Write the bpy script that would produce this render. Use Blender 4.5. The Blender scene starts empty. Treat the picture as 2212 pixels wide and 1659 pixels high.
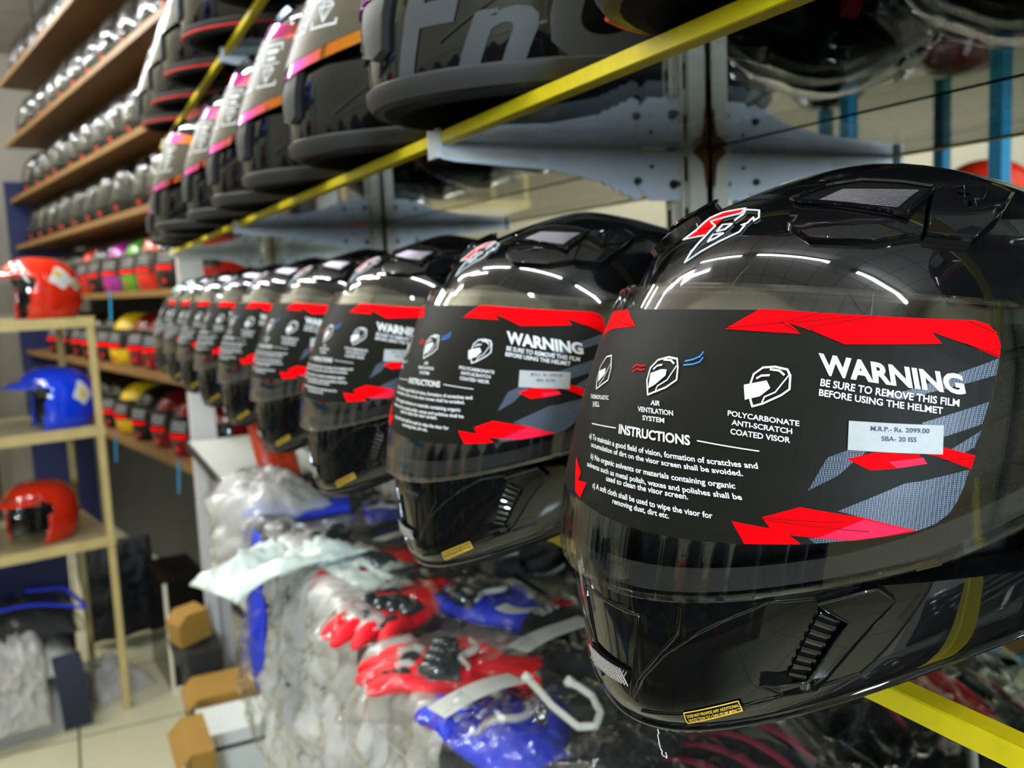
# Helmet shop aisle: a row of black helmets on glass shelving in front of a mirror wall.
import bpy, bmesh, math, random
import numpy as np
from mathutils import Vector, Matrix, noise

SC = bpy.context.scene
COL = SC.collection
EYE = 1.62                                  # camera height above the floor; positions below are metres

# ------------------------------------------------------------------ camera
cam_data = bpy.data.cameras.new('camera')
cam = bpy.data.objects.new('camera', cam_data); COL.objects.link(cam)
def camera_matrix(yaw, pitch, roll, loc):
    f = np.array([math.sin(yaw) * math.cos(pitch), math.cos(yaw) * math.cos(pitch), math.sin(pitch)])
    r = np.array([math.cos(yaw), -math.sin(yaw), 0.]); u = np.cross(r, f)
    r2 = r * math.cos(roll) + u * math.sin(roll); u2 = -r * math.sin(roll) + u * math.cos(roll)
    M = Matrix.Identity(4)
    for i in range(3):
        M[i][0], M[i][1], M[i][2], M[i][3] = r2[i], u2[i], -f[i], loc[i]
    return M
cam.matrix_world = camera_matrix(.4572, -.115, -.044, (0, 0, EYE))
cam_data.sensor_fit = 'HORIZONTAL'; cam_data.sensor_width = 36.0
cam_data.lens = 36.0 * 1950.4 / 2212
cam_data.clip_start = .01; cam_data.clip_end = 60
cam_data.dof.use_dof = True
cam_data.dof.focus_distance = .335
cam_data.dof.aperture_fstop = 13.0
SC.camera = cam

# ------------------------------------------------------------------ light and exposure
SC.view_settings.view_transform = 'Standard'
SC.view_settings.look = 'None'
SC.view_settings.gamma = 1.0
SC.view_settings.use_curve_mapping = False
SC.view_settings.exposure = 1.9
world = bpy.data.worlds.new('world'); SC.world = world
world.use_nodes = True
world.node_tree.nodes['Background'].inputs[0].default_value = (.62, .80, 1, 1)
world.node_tree.nodes['Background'].inputs[1].default_value = .6
day = bpy.data.lights.new('daylight_at_window', 'AREA'); day.shape = 'RECTANGLE'; day.size = .46; day.size_y = .60; day.energy = 30; day.color = (.68, .85, 1)
dayo = bpy.data.objects.new('daylight_at_window', day); COL.objects.link(dayo)
dayo.location = (-.64, -2.33, EYE + .42); dayo.rotation_euler = (math.radians(90), 0, math.radians(-16))  # daylight from behind, aimed through an unseen opening to light the brackets
TUBE_POWER = 36.0
SC.cycles.max_bounces = 10
SC.cycles.diffuse_bounces = 3
SC.cycles.glossy_bounces = 5
SC.cycles.transmission_bounces = 6
SC.cycles.transparent_max_bounces = 24
SC.cycles.caustics_reflective = False
SC.cycles.caustics_refractive = False
SC.cycles.sample_clamp_indirect = 6.0
SC.cycles.use_denoising = True
SC.cycles.use_adaptive_sampling = True
SC.cycles.adaptive_threshold = .012

# ------------------------------------------------------------------ materials
def new_mat(name):
    m = bpy.data.materials.new(name); m.use_nodes = True
    return m, m.node_tree, m.node_tree.nodes['Principled BSDF']
def mat(name, col, rough=.5, metal=0., spec=.5, coat=0., noise_amt=0., noise_scale=30., bump=0., bump_scale=80., emit=None):
    m, nt, b = new_mat(name)
    b.inputs['Base Color'].default_value = (*col, 1)
    b.inputs['Roughness'].default_value = rough
    b.inputs['Metallic'].default_value = metal
    b.inputs['Specular IOR Level'].default_value = spec
    b.inputs['Coat Weight'].default_value = coat
    b.inputs['Coat Roughness'].default_value = .03
    if noise_amt or bump:
        tc = nt.nodes.new('ShaderNodeTexCoord'); n = nt.nodes.new('ShaderNodeTexNoise')
        n.inputs['Scale'].default_value = noise_scale; n.inputs['Detail'].default_value = 5
        nt.links.new(tc.outputs['Object'], n.inputs['Vector'])
        if noise_amt:
            mx = nt.nodes.new('ShaderNodeMix'); mx.data_type = 'RGBA'
            mx.inputs['A'].default_value = (*[c * (1 - noise_amt) for c in col], 1)
            mx.inputs['B'].default_value = (*[min(1, c * (1 + noise_amt)) for c in col], 1)
            nt.links.new(n.outputs['Fac'], mx.inputs['Factor']); nt.links.new(mx.outputs['Result'], b.inputs['Base Color'])
        if bump:
            n2 = nt.nodes.new('ShaderNodeTexNoise'); n2.inputs['Scale'].default_value = bump_scale; n2.inputs['Detail'].default_value = 3
            nt.links.new(tc.outputs['Object'], n2.inputs['Vector'])
            bp = nt.nodes.new('ShaderNodeBump'); bp.inputs['Strength'].default_value = bump; bp.inputs['Distance'].default_value = .01
            nt.links.new(n2.outputs['Fac'], bp.inputs['Height']); nt.links.new(bp.outputs['Normal'], b.inputs['Normal'])
    if emit:
        b.inputs['Emission Color'].default_value = (*emit[:3], 1); b.inputs['Emission Strength'].default_value = emit[3]
    return m
def clear(name, tint=(.93, .93, .93), haze=0., haze_col=(.8, .8, .78), ior=1.5, rough=.02, bump=0., bump_scale=40., gloss=1.):
    """Thin clear plastic or pane: straight-through light, a Fresnel sheen and, for bags, a little white haze."""
    m = bpy.data.materials.new(name); m.use_nodes = True; nt = m.node_tree; nt.nodes.clear()
    out = nt.nodes.new('ShaderNodeOutputMaterial'); tr = nt.nodes.new('ShaderNodeBsdfTransparent'); tr.inputs[0].default_value = (*tint, 1)
    gl = nt.nodes.new('ShaderNodeBsdfGlossy'); gl.inputs['Roughness'].default_value = rough; gl.inputs[0].default_value = (gloss, gloss, gloss, 1)
    fr = nt.nodes.new('ShaderNodeFresnel'); ge = nt.nodes.new('ShaderNodeNewGeometry'); mr = nt.nodes.new('ShaderNodeMapRange')
    mr.inputs['To Min'].default_value = ior; mr.inputs['To Max'].default_value = 1 / ior       # same sheen on both faces of the sheet
    nt.links.new(ge.outputs['Backfacing'], mr.inputs['Value']); nt.links.new(mr.outputs['Result'], fr.inputs[0])
    mx = nt.nodes.new('ShaderNodeMixShader'); base = tr.outputs[0]
    if bump:
        tc = nt.nodes.new('ShaderNodeTexCoord'); n = nt.nodes.new('ShaderNodeTexNoise'); n.inputs['Scale'].default_value = bump_scale; n.inputs['Detail'].default_value = 4
        n.inputs['Distortion'].default_value = .6
        bp = nt.nodes.new('ShaderNodeBump'); bp.inputs['Strength'].default_value = bump; bp.inputs['Distance'].default_value = .02
        nt.links.new(tc.outputs['Object'], n.inputs['Vector']); nt.links.new(n.outputs['Fac'], bp.inputs['Height'])
        nt.links.new(bp.outputs['Normal'], gl.inputs['Normal']); nt.links.new(bp.outputs['Normal'], fr.inputs['Normal'])
    if haze:
        df = nt.nodes.new('ShaderNodeBsdfDiffuse'); df.inputs[0].default_value = (*haze_col, 1)
        m2 = nt.nodes.new('ShaderNodeMixShader'); m2.inputs[0].default_value = haze
        nt.links.new(tr.outputs[0], m2.inputs[1]); nt.links.new(df.outputs[0], m2.inputs[2]); base = m2.outputs[0]
    nt.links.new(fr.outputs[0], mx.inputs[0]); nt.links.new(base, mx.inputs[1]); nt.links.new(gl.outputs[0], mx.inputs[2])
    nt.links.new(mx.outputs[0], out.inputs[0])
    return m
M = {}
M['black_gloss'] = mat('black_gloss', (.0035, .0035, .004), .035, spec=.55)
M['black_trim'] = mat('black_trim', (.006, .006, .006), .12)
M['black_matte'] = mat('black_matte', (.012, .012, .012), .55)
M['grey_matte'] = mat('grey_matte', (.029, .029, .029), .42, bump=.08, bump_scale=900)
M['liner'] = mat('liner_fabric', (.012, .012, .013), .95, spec=.1, bump=.3, bump_scale=500)
M['felt'] = mat('felt_seal', (.03, .029, .027), .9, spec=.1, noise_amt=.5, noise_scale=1500)
M['visor_clear'] = clear('visor_clear', (.91, .91, .90), ior=1.52, rough=.01)
M['film'] = mat('film_dark', (.0070, .0068, .0050), .5, spec=.10)
M['red_print'] = mat('red_print', (1.0, .0, .003), .6, spec=.03)
M['pink_print'] = mat('pink_print', (.9, .008, .055), .5, spec=.1)
M['white_print'] = mat('white_print', (.72, .73, .74), .45, spec=.2)
M['blue_print'] = mat('blue_print', (.01, .22, .75), .45)
M['ink'] = mat('ink', (.004, .004, .004), .7, spec=.05)
M['navy_ink'] = mat('navy_ink', (.012, .012, .06), .6)
M['paper'] = mat('paper_label', (.36, .37, .375), .5, noise_amt=.10, noise_scale=420)
M['mesh_metal'] = mat('mesh_metal', (.36, .34, .38), .3, metal=.9)
M['gold_print'] = mat('gold_print', (.80, .50, .05), .4)
M['grey_print'] = mat('grey_print', (.045, .05, .058), .35)
M['mint'] = mat('mint_print', (.42, .74, .68), .35)
def halftone():
    m, nt, b = new_mat('halftone_print')
    tc = nt.nodes.new('ShaderNodeTexCoord'); v = nt.nodes.new('ShaderNodeTexVoronoi'); v.inputs['Scale'].default_value = 1500; v.inputs['Randomness'].default_value = .05
    nt.links.new(tc.outputs['Object'], v.inputs['Vector'])
    r = nt.nodes.new('ShaderNodeValToRGB'); r.color_ramp.elements[0].position = .42; r.color_ramp.elements[0].color = (.095, .13, .19, 1)
    r.color_ramp.elements[1].position = .52; r.color_ramp.elements[1].color = (.014, .018, .028, 1)
    nt.links.new(v.outputs['Distance'], r.inputs[0]); nt.links.new(r.outputs[0], b.inputs['Base Color'])
    b.inputs['Roughness'].default_value = .4; b.inputs['Specular IOR Level'].default_value = .3
    return m
M['halftone'] = halftone()
def iridium():
    m, nt, b = new_mat('iridium_visor')
    b.inputs['Base Color'].default_value = (.50, .36, .10, 1); b.inputs['Metallic'].default_value = 1.0; b.inputs['Roughness'].default_value = .06
    b.inputs['Thin Film Thickness'].default_value = 420; b.inputs['Thin Film IOR'].default_value = 1.9
    lw = nt.nodes.new('ShaderNodeLayerWeight'); lw.inputs[0].default_value = .35
    r = nt.nodes.new('ShaderNodeValToRGB'); e = r.color_ramp.elements
    e[0].position = 0; e[0].color = (.50, .30, .03, 1); e[1].position = 1; e[1].color = (.25, .02, .75, 1)
    k = e.new(.22); k.color = (.62, .16, .03, 1); k = e.new(.45); k.color = (.70, .03, .42, 1)
    nt.links.new(lw.outputs['Facing'], r.inputs[0]); nt.links.new(r.outputs[0], b.inputs['Base Color'])
    return m
M['iridium'] = iridium()
M['tan_film'] = mat('tan_film', (.075, .062, .042), .38, spec=.3)
M['orange_print'] = mat('orange_print', (.9, .12, .01), .4)
def glass_face():
    return clear('shelf_glass', (.90, .95, .92), ior=1.45, rough=.0)
M['glass'] = glass_face()
M['glass_edge'] = mat('shelf_glass_edge', (.004, .10, .045), .08, spec=.6, coat=.5)
M['yellow_trim'] = mat('yellow_edge_trim', (.80, .66, .008), .45, noise_amt=.14, noise_scale=90)
M['steel'] = mat('brushed_steel', (.84, .75, .62), .45, metal=.08, noise_amt=.25, noise_scale=14, bump=.06, bump_scale=300)
M['bracket'] = mat('bracket_steel', (.66, .70, .76), .42, metal=.12, noise_amt=.28, noise_scale=12)
M['bolt'] = mat('dark_bolt', (.03, .022, .018), .5, metal=.4)
M['rust'] = mat('rust_stain', (.20, .075, .018), .85, noise_amt=.5, noise_scale=60)
def mirror_mat():
    m = mat('mirror', (.86, .88, .87), .0, metal=1.0); return m
M['mirror'] = mirror_mat()
M['wood'] = mat('warm_board', (.19, .088, .020), .55, noise_amt=.3, noise_scale=6)
M['wood_lip'] = mat('board_lip', (.24, .125, .036), .45, noise_amt=.15, noise_scale=10)
M['stand'] = mat('cream_painted_steel', (.60, .47, .20), .42, noise_amt=.22, noise_scale=18)
M['stand_shelf'] = mat('stand_shelf_sheet', (.34, .29, .16), .4, noise_amt=.15, noise_scale=8)
M['red_gloss'] = mat('red_gloss', (.78, .025, .006), .07, coat=.6)
M['blue_gloss'] = mat('blue_gloss', (.004, .05, .85), .07, coat=.6)
M['maroon'] = mat('maroon_gloss', (.16, .004, .01), .08, coat=.5)
M['yellow_gloss'] = mat('yellow_gloss', (.75, .52, .01), .1, coat=.4)
M['green_gloss'] = mat('green_gloss', (.09, .42, .02), .1, coat=.4)
M['magenta_gloss'] = mat('magenta_gloss', (.42, .02, .34), .1, coat=.4)
M['sticker_white'] = mat('sticker_white', (.80, .80, .76), .4)
M['sticker_yellow'] = mat('sticker_yellow', (.75, .58, .10), .4)
M['bag'] = clear('clear_poly_bag', (.95, .95, .94), haze=.008, haze_col=(.80, .78, .72), ior=1.38, rough=.04, bump=.25, bump_scale=22)
M['bag_thick'] = clear('cloudy_poly_bag', (.95, .94, .92), haze=.40, haze_col=(.95, .92, .85), ior=1.5, rough=.12, bump=.3, bump_scale=20)
M['bag_film'] = clear('helmet_film_bag', (.94, .94, .93), haze=.012, haze_col=(.70, .68, .63), ior=1.42, rough=.035, bump=.3, bump_scale=22, gloss=.45)
M['bag_white'] = mat('white_poly_bag', (.66, .74, .67), .3, bump=.5, bump_scale=22)
M['fabric_black'] = mat('black_fabric', (.014, .014, .016), .8, bump=.4, bump_scale=260)
M['fabric_red'] = mat('red_fabric', (.95, .006, .018), .55, bump=.25, bump_scale=320)
M['fabric_blue'] = mat('blue_fabric', (.012, .04, .72), .6, bump=.25, bump_scale=320)
M['fabric_navy'] = mat('navy_fabric', (.018, .022, .045), .75, bump=.3, bump_scale=120)
M['grey_rubber'] = mat('pale_rubber', (.48, .46, .40), .5)
M['carbon'] = mat('smoky_hard_plastic', (.03, .036, .036), .18, coat=.4)
M['carton'] = mat('brown_cardboard', (.31, .165, .022), .75, noise_amt=.15, noise_scale=9)
M['white_carton'] = mat('white_carton', (.72, .75, .70), .6, noise_amt=.06, noise_scale=7)
M['card'] = mat('pale_card', (.62, .62, .56), .45, noise_amt=.08, noise_scale=40)
M['dark_void'] = mat('dark_panel', (.010, .013, .022), .5)
M['navy_panel'] = mat('navy_panel', (.008, .014, .075), .5)
M['white_metal'] = mat('white_metal', (.60, .57, .55), .4, noise_amt=.05, noise_scale=6)
M['cyan_tag'] = mat('cyan_tag', (.02, .32, .66), .4)
M['red_tag'] = mat('red_tag', (.72, .012, .02), .4)
M['blue_steel'] = mat('blue_painted_steel', (.012, .22, .42), .4)
M['lamp_white'] = mat('lamp_housing', (.8, .8, .8), .5)
M['tube'] = mat('lit_tube', (1, 1, 1), .5, emit=(.93, .97, 1., TUBE_POWER))
M['rope'] = mat('white_rope', (.70, .66, .55), .8, bump=.5, bump_scale=700)
M['thread'] = mat('white_thread', (.85, .85, .8), .8)
M['pink'] = mat('pink_plush', (.75, .45, .52), .8)
M['green_bag'] = mat('green_bag', (.10, .42, .03), .35, bump=.3, bump_scale=25)

# ------------------------------------------------------------------ mesh helpers
class MB:
    """Collects shapes into one mesh."""
    def __init__(self): self.v, self.f, self.m = [], [], []
    def add(self, verts, faces, mi=0):
        o = len(self.v); self.v.extend([tuple(map(float, p)) for p in verts])
        self.f.extend([tuple(i + o for i in f) for f in faces]); self.m.extend([mi] * len(faces)); return self
    def grid(self, P, closed=False, mi=0, flip=False):
        P = np.asarray(P); n, k = P.shape[:2]; fs = []
        for i in range(n - 1):
            for j in range(k if closed else k - 1):
                q = (i * k + j, i * k + (j + 1) % k, (i + 1) * k + (j + 1) % k, (i + 1) * k + j)
                fs.append(q[::-1] if flip else q)
        return self.add(P.reshape(-1, 3), fs, mi)
    def box(self, x0, x1, y0, y1, z0, z1, mi=0, R=None):
        P = [(x, y, z) for x in (x0, x1) for y in (y0, y1) for z in (z0, z1)]
        if R is not None: P = [tuple(R @ Vector(p)) for p in P]
        return self.add(P, [(0, 1, 3, 2), (4, 6, 7, 5), (0, 4, 5, 1), (2, 3, 7, 6), (0, 2, 6, 4), (1, 5, 7, 3)], mi)
    def tube(self, pts, r, sides=8, mi=0, closed=False, cap=True, flat=1.):
        pts = [np.asarray(p, float) for p in pts]; n = len(pts); rs = r if hasattr(r, '__len__') else [r] * n
        rings = []; up = None
        for i in range(n):
            a = pts[(i - 1) % n] if (i or closed) else pts[0]; b = pts[(i + 1) % n] if (i < n - 1 or closed) else pts[-1]
            d = b - a; d /= np.linalg.norm(d) + 1e-12
            if up is None:
                up = np.array([0, 0, 1.]) if abs(d[2]) < .9 else np.array([1., 0, 0])
            s = np.cross(d, up); s /= np.linalg.norm(s) + 1e-12; up = np.cross(s, d)
            rings.append([pts[i] + rs[i] * (math.cos(t) * s + math.sin(t) * up * flat) for t in np.linspace(0, 2 * math.pi, sides, endpoint=False)])
        if closed: rings.append(rings[0])
        o = len(self.v); self.grid(np.array(rings), True, mi)
        if cap and not closed:
            self.f += [tuple(o + j for j in range(sides))[::-1], tuple(o + (n - 1) * sides + j for j in range(sides))]; self.m += [mi, mi]
        return self
    def prism(self, poly, axis, lo, hi, mi=0):
        """poly: 2D outline in the other two axes (in axis order), extruded along axis."""
        k = len(poly)
        def P(p, w):
            q = list(p); q.insert(axis, w); return tuple(q)
        V = [P(p, lo) for p in poly] + [P(p, hi) for p in poly]
        F = [tuple(range(k))[::-1], tuple(range(k, 2 * k))] + [(i, (i + 1) % k, k + (i + 1) % k, k + i) for i in range(k)]
        return self.add(V, F, mi)
    def mesh(self, name, mats, smooth=True, fix=True, angle=40):
        me = bpy.data.meshes.new(name); me.from_pydata(self.v, [], self.f)
        for m in (mats if isinstance(mats, (list, tuple)) else [mats]): me.materials.append(M[m] if isinstance(m, str) else m)
        me.polygons.foreach_set('material_index', self.m)
        if fix:
            bm = bmesh.new(); bm.from_mesh(me)
            bmesh.ops.remove_doubles(bm, verts=bm.verts, dist=1e-6)
            bmesh.ops.recalc_face_normals(bm, faces=bm.faces); bm.to_mesh(me); bm.free()
        if smooth:
            me.polygons.foreach_set('use_smooth', [True] * len(me.polygons))
            me.set_sharp_from_angle(angle=math.radians(angle))
        me.update(); return me
    def build(self, name, mats, parent=None, **k):
        o = bpy.data.objects.new(name, self.mesh(name, mats, **k)); COL.objects.link(o)
        if parent is not None: o.parent = parent
        return o
def tag(o, label, cat, group=None, kind=None):
    o['label'] = label; o['category'] = cat
    if group: o['group'] = group
    if kind: o['kind'] = kind
    return o
def struct(o): o['kind'] = 'structure'; return o
def empty(name, loc=(0, 0, 0), rz=0.):
    o = bpy.data.objects.new(name, None); COL.objects.link(o); o.empty_display_size = .05
    o.location = loc; o.rotation_euler = (0, 0, rz); return o
def rel(x, y, z): return (x, y, z + EYE)      # position given relative to the camera height
def copy_tree(o, parent=None):
    c = o.copy(); COL.objects.link(c); c.parent = parent
    for ch in list(o.children): copy_tree(ch, c)
    return c
def ordinal(i): return ['first', 'second', 'third', 'fourth', 'fifth', 'sixth', 'seventh', 'eighth', 'ninth', 'tenth', 'eleventh', 'twelfth', 'thirteenth', 'fourteenth'][i]
def fill2d(polys, dx=None, dy=None):
    """Triangulate 2D outlines and slice them finely enough to wrap on a curved surface."""
    bm = bmesh.new()
    for poly in polys:
        vs = [bm.verts.new((p[0], p[1], 0)) for p in poly]
        try: bm.faces.new(vs)
        except ValueError: pass
    bmesh.ops.triangulate(bm, faces=bm.faces)
    return _slice(bm, dx, dy)
def _slice(bm, dx, dy):
    if bm.verts:
        for ax, d in ((0, dx), (1, dy)):
            if not d: continue
            c = [v.co[ax] for v in bm.verts]; lo, hi = min(c), max(c)
            x = math.floor(lo / d) * d + d
            while x < hi - 1e-9:
                co = Vector((x, 0, 0)) if ax == 0 else Vector((0, x, 0)); no = Vector((1, 0, 0)) if ax == 0 else Vector((0, 1, 0))
                bmesh.ops.bisect_plane(bm, geom=bm.verts[:] + bm.edges[:] + bm.faces[:], plane_co=co, plane_no=no)
                x += d
    bm.verts.ensure_lookup_table(); bm.verts.index_update()
    V = np.array([v.co[:2] for v in bm.verts]) if bm.verts else np.zeros((0, 2)); F = [tuple(v.index for v in f.verts) for f in bm.faces]
    bm.free(); return V, F
def text2d(body, bold=.012):
    """Outline of a line of text as a flat mesh, cap height 1, starting at x = 0; returns verts, faces, width."""
    cu = bpy.data.curves.new('text_tmp', 'FONT'); cu.body = body; cu.size = 1; cu.offset = bold; cu.resolution_u = 3
    ob = bpy.data.objects.new('text_tmp', cu); COL.objects.link(ob)
    dg = bpy.context.evaluated_depsgraph_get(); me = bpy.data.meshes.new_from_object(ob.evaluated_get(dg))
    V = np.array([v.co[:2] for v in me.vertices]); F = [tuple(p.vertices) for p in me.polygons]
    bpy.data.objects.remove(ob); bpy.data.curves.remove(cu); bpy.data.meshes.remove(me)
    lo, hi = V.min(0), V.max(0); V = (V - [lo[0], 0]) / [hi[0] - lo[0], .70]      # x in 0..1, y in cap heights
    return V, F, (hi[0] - lo[0]) / .70
def stroke2d(pts, w):
    """Outline (quads) of a polyline of width w, as separate little polygons."""
    out = []; pts = [np.array(p, float) for p in pts]
    for a, b in zip(pts[:-1], pts[1:]):
        d = b - a; L = np.linalg.norm(d)
        if L < 1e-9: continue
        d /= L; n = np.array([-d[1], d[0]]) * w / 2; e = d * w * .35
        out.append([a - e - n, b + e - n, b + e + n, a - e + n])
    return out
# ---- helmet surface maths -------------------------------------------------
def pchip(xs, ys):
    xs = np.asarray(xs, float); ys = np.asarray(ys, float)
    h = np.diff(xs); d = np.diff(ys) / h
    m = np.zeros_like(ys)
    for i in range(1, len(xs) - 1):
        if d[i - 1] * d[i] > 0:
            w1 = 2 * h[i] + h[i - 1]; w2 = h[i] + 2 * h[i - 1]
            m[i] = (w1 + w2) / (w1 / d[i - 1] + w2 / d[i])
    m[0] = d[0]; m[-1] = d[-1]
    def f(x):
        x = np.clip(np.asarray(x, float), xs[0], xs[-1])
        i = np.clip(np.searchsorted(xs, x) - 1, 0, len(xs) - 2)
        t = (x - xs[i]) / h[i]
        return ((1 + 2 * t) * (1 - t) ** 2 * ys[i] + t * (1 - t) ** 2 * h[i] * m[i]
                + t * t * (3 - 2 * t) * ys[i + 1] + t * t * (t - 1) * h[i] * m[i + 1])
    return f

class Shape:
    """Helmet surface: angle a (0 = front, + = wearer's left) and row t (0 = crown, 1 = lower rim)."""
    def __init__(self, tab, arch=.0466, n=2.09, h0=.083, rake=.2258, round_=.07):
        tab = np.array(tab, float)
        L = np.concatenate([[0], np.cumsum(np.hypot(np.diff(tab[:, 0]), np.diff(tab[:, 1])))]); L /= L[-1]
        self.fh, self.ff, self.fb, self.fw = [pchip(L, tab[:, k]) for k in range(4)]
        self.arch, self.n, self.h0, self.hmin, self.rake, self.round_ = arch, n, h0, tab[-1, 0], rake, round_
        ts = np.linspace(0, 1, 4001); self._t, self._h = ts[::-1], self.fh(ts)[::-1]
    def t_at(self, h): return np.interp(h, self._h, self._t)
    def raw(self, a, t):
        a = np.asarray(a, float); t = np.asarray(t, float)
        c, s = np.cos(a), np.sin(a)
        q = (np.abs(c) ** self.n + np.abs(s) ** self.n) ** (-1 / self.n)
        h = self.fh(t)
        x = q * c * np.where(c > 0, self.ff(t), self.fb(t)); y = q * s * self.fw(t)
        k = np.clip((self.h0 - h) / (self.h0 - self.hmin), 0, 1)
        h = h + k * self.arch * np.sin(a) ** 2
        h = h - self.rake * np.clip(.03 - x, 0, None) * np.clip(h / .2, 0, 1) - self.round_ * y * y / .1 * np.clip((h - .12) / .1, 0, 1)
        return np.stack(np.broadcast_arrays(x, y, h), -1)
    def pt(self, a, t, off=0.):
        p = self.raw(a, t)
        if np.all(np.asarray(off) == 0): return p
        e = 1e-3; tt = np.clip(t, 5e-3, .995)
        n = np.cross(self.raw(a + e, tt) - self.raw(a - e, tt), self.raw(a, tt + e) - self.raw(a, tt - e))
        n /= np.linalg.norm(n, axis=-1, keepdims=True) + 1e-12
        out = self.raw(a, tt); flip = np.sign((n * (out - np.array([0, 0, .1]))).sum(-1, keepdims=True))
        return p + n * flip * np.asarray(off)[..., None]

#          h      front   back   half-width
RACER = [(0.2325, 0.0000, 0.0000, 0.0000), (0.2310, 0.0301, 0.0332, 0.0288), (0.2266, 0.0504, 0.0634, 0.0538), (0.2187, 0.0762, 0.0916, 0.0782), (0.2069, 0.1043, 0.1170, 0.0961), (0.1950, 0.1192, 0.1322, 0.1064), (0.1852, 0.1256, 0.1415, 0.1123), (0.1753, 0.1308, 0.1487, 0.1162), (0.1478, 0.1442, 0.1602, 0.1217), (0.1133, 0.1584, 0.1657, 0.1237), (0.0788, 0.1683, 0.1641, 0.1227), (0.0522, 0.1712, 0.1554, 0.1187), (0.0246, 0.1694, 0.1467, 0.1127), (0.0059, 0.1673, 0.1389, 0.1058), (0.0000, 0.1630, 0.1339, 0.1018)]
racer = Shape(RACER)
VIS_A = math.radians(84)
def vis_h(a, v):
    k = (np.asarray(a) / VIS_A) ** 2
    lo, hi = .0595 + .066 * k ** 1.2, .1778 - .012 * k
    return lo + (hi - lo) * v
def vis_pt(a, h, off=.0065): return racer.pt(a, racer.t_at(h), off)
_aa = np.linspace(-1.6, 1.6, 1601)
_pp = vis_pt(_aa, np.full_like(_aa, .13)); _ss = np.concatenate([[0], np.cumsum(np.linalg.norm(np.diff(_pp, axis=0), axis=1))]); _ss -= _ss[800]
def s_to_a(s): return np.interp(s, _ss, _aa)
def a_to_s(a): return np.interp(a, _aa, _ss)
# printed film on the visor: millimetres along the visor from its centre and height above the shelf
FILM = {
    'film': [(-28.0, 167.1), (60.2, 168.1), (94.3, 166.6), (131.8, 165.4), (136.8, 164.1), (139.9, 161.2), (141.6, 156.7), (141.4, 152.3), (140.7, 145.8), (139.4, 135.1), (138.0, 127.6), (136.6, 118.3), (135.4, 113.9), (134.4, 108.3), (133.1, 103.8), (130.9, 99.3), (127.1, 95.8), (121.7, 93.6), (111.6, 91.7), (101.5, 90.1), (88.5, 88.2), (78.8, 87.4), (68.2, 86.4), (45.8, 85.3), (25.1, 85.1), (1.6, 86.3), (-13.2, 87.8), (-65.5, 90.1), (-75.6, 91.7), (-85.7, 93.6), (-91.1, 95.8), (-94.9, 99.3), (-97.1, 103.8), (-98.4, 108.3), (-99.4, 113.9), (-100.6, 118.3), (-102.0, 127.6), (-103.4, 135.1), (-104.7, 145.8), (-105.4, 152.3), (-105.6, 156.7), (-103.9, 161.2), (-100.8, 164.1)],
    'redtop': [(40.5, 160.6), (53.1, 168.2), (60.2, 168.1), (95.9, 166.6), (131.8, 165.4), (136.8, 164.1), (139.9, 161.2), (141.6, 156.7), (141.4, 152.5), (129.0, 157.4), (116.8, 161.4), (120.9, 157.4), (87.8, 156.6), (75.6, 160.9), (65.9, 163.5), (71.8, 159.8)],
    'redcorner': [(-52.0, 166.2), (-27.9, 167.0), (-13.1, 160.1), (-41.2, 158.3), (-57.3, 154.8)],
    'redleft': [(-34.1, 103.3), (-23.0, 98.5), (-24.2, 95.0), (-14.8, 95.7), (-18.2, 88.9), (-25.3, 90.5)],
    'g1': [(141.4, 152.5), (126.9, 147.2), (105.1, 138.7), (109.2, 137.8), (131.0, 143.8), (140.6, 146.6)],
    'g2': [(139.3, 137.2), (117.8, 129.9), (125.3, 124.9), (137.8, 129.3)],
    'g3': [(137.8, 127.1), (127.5, 119.9), (133.0, 119.4), (136.2, 121.3)],
    'g4': [(95.6, 120.1), (89.7, 117.6), (85.4, 106.1), (94.1, 111.7), (98.2, 116.4), (101.9, 119.9)],
    'g5': [(135.4, 114.0), (116.7, 104.5), (120.4, 110.3), (115.5, 109.6), (96.0, 99.8), (110.6, 101.4), (104.6, 97.8), (121.7, 93.7), (127.0, 95.9), (130.9, 99.3), (133.1, 103.8), (134.4, 108.3)],
    'g6': [(88.2, 90.2), (94.3, 91.0), (101.5, 90.2), (90.8, 88.6)],
    'redmid': [(96.1, 117.3), (104.3, 119.7), (118.4, 119.1), (121.5, 116.1), (112.8, 114.6), (103.9, 113.8)],
    'redmid2': [(121.0, 119.2), (125.6, 121.5), (136.7, 118.5), (135.9, 114.2), (124.3, 118.5)],
    'pinkmid': [(109.4, 116.7), (120.0, 118.1), (121.5, 116.1), (112.1, 114.6)],
    'redlow': [(62.1, 93.8), (75.6, 92.6), (72.2, 96.1), (83.9, 100.5), (104.6, 97.9), (121.7, 93.7), (111.6, 91.7), (101.5, 90.1), (82.0, 90.9), (86.4, 88.1), (67.9, 86.6)],
    'pinklow': [(91.5, 90.7), (104.7, 97.4), (120.2, 93.9), (111.1, 91.8), (101.5, 90.2)],
    'price': [(94.3, 130.2), (124.9, 129.0), (125.9, 119.1), (95.7, 120.2)],
    'airvisor': [(9.8, 142.4), (15.3, 144.3), (18.5, 144.4), (18.9, 142.1), (14.6, 138.3), (11.4, 136.6)],
    'polyvisor': [(55.1, 141.0), (57.0, 135.7), (62.3, 137.3), (65.3, 140.4), (63.2, 143.0)],
    'thermovisor': [(-35.6, 140.1), (-28.2, 141.9), (-26.7, 139.5), (-32.4, 135.4)],
}
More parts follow.
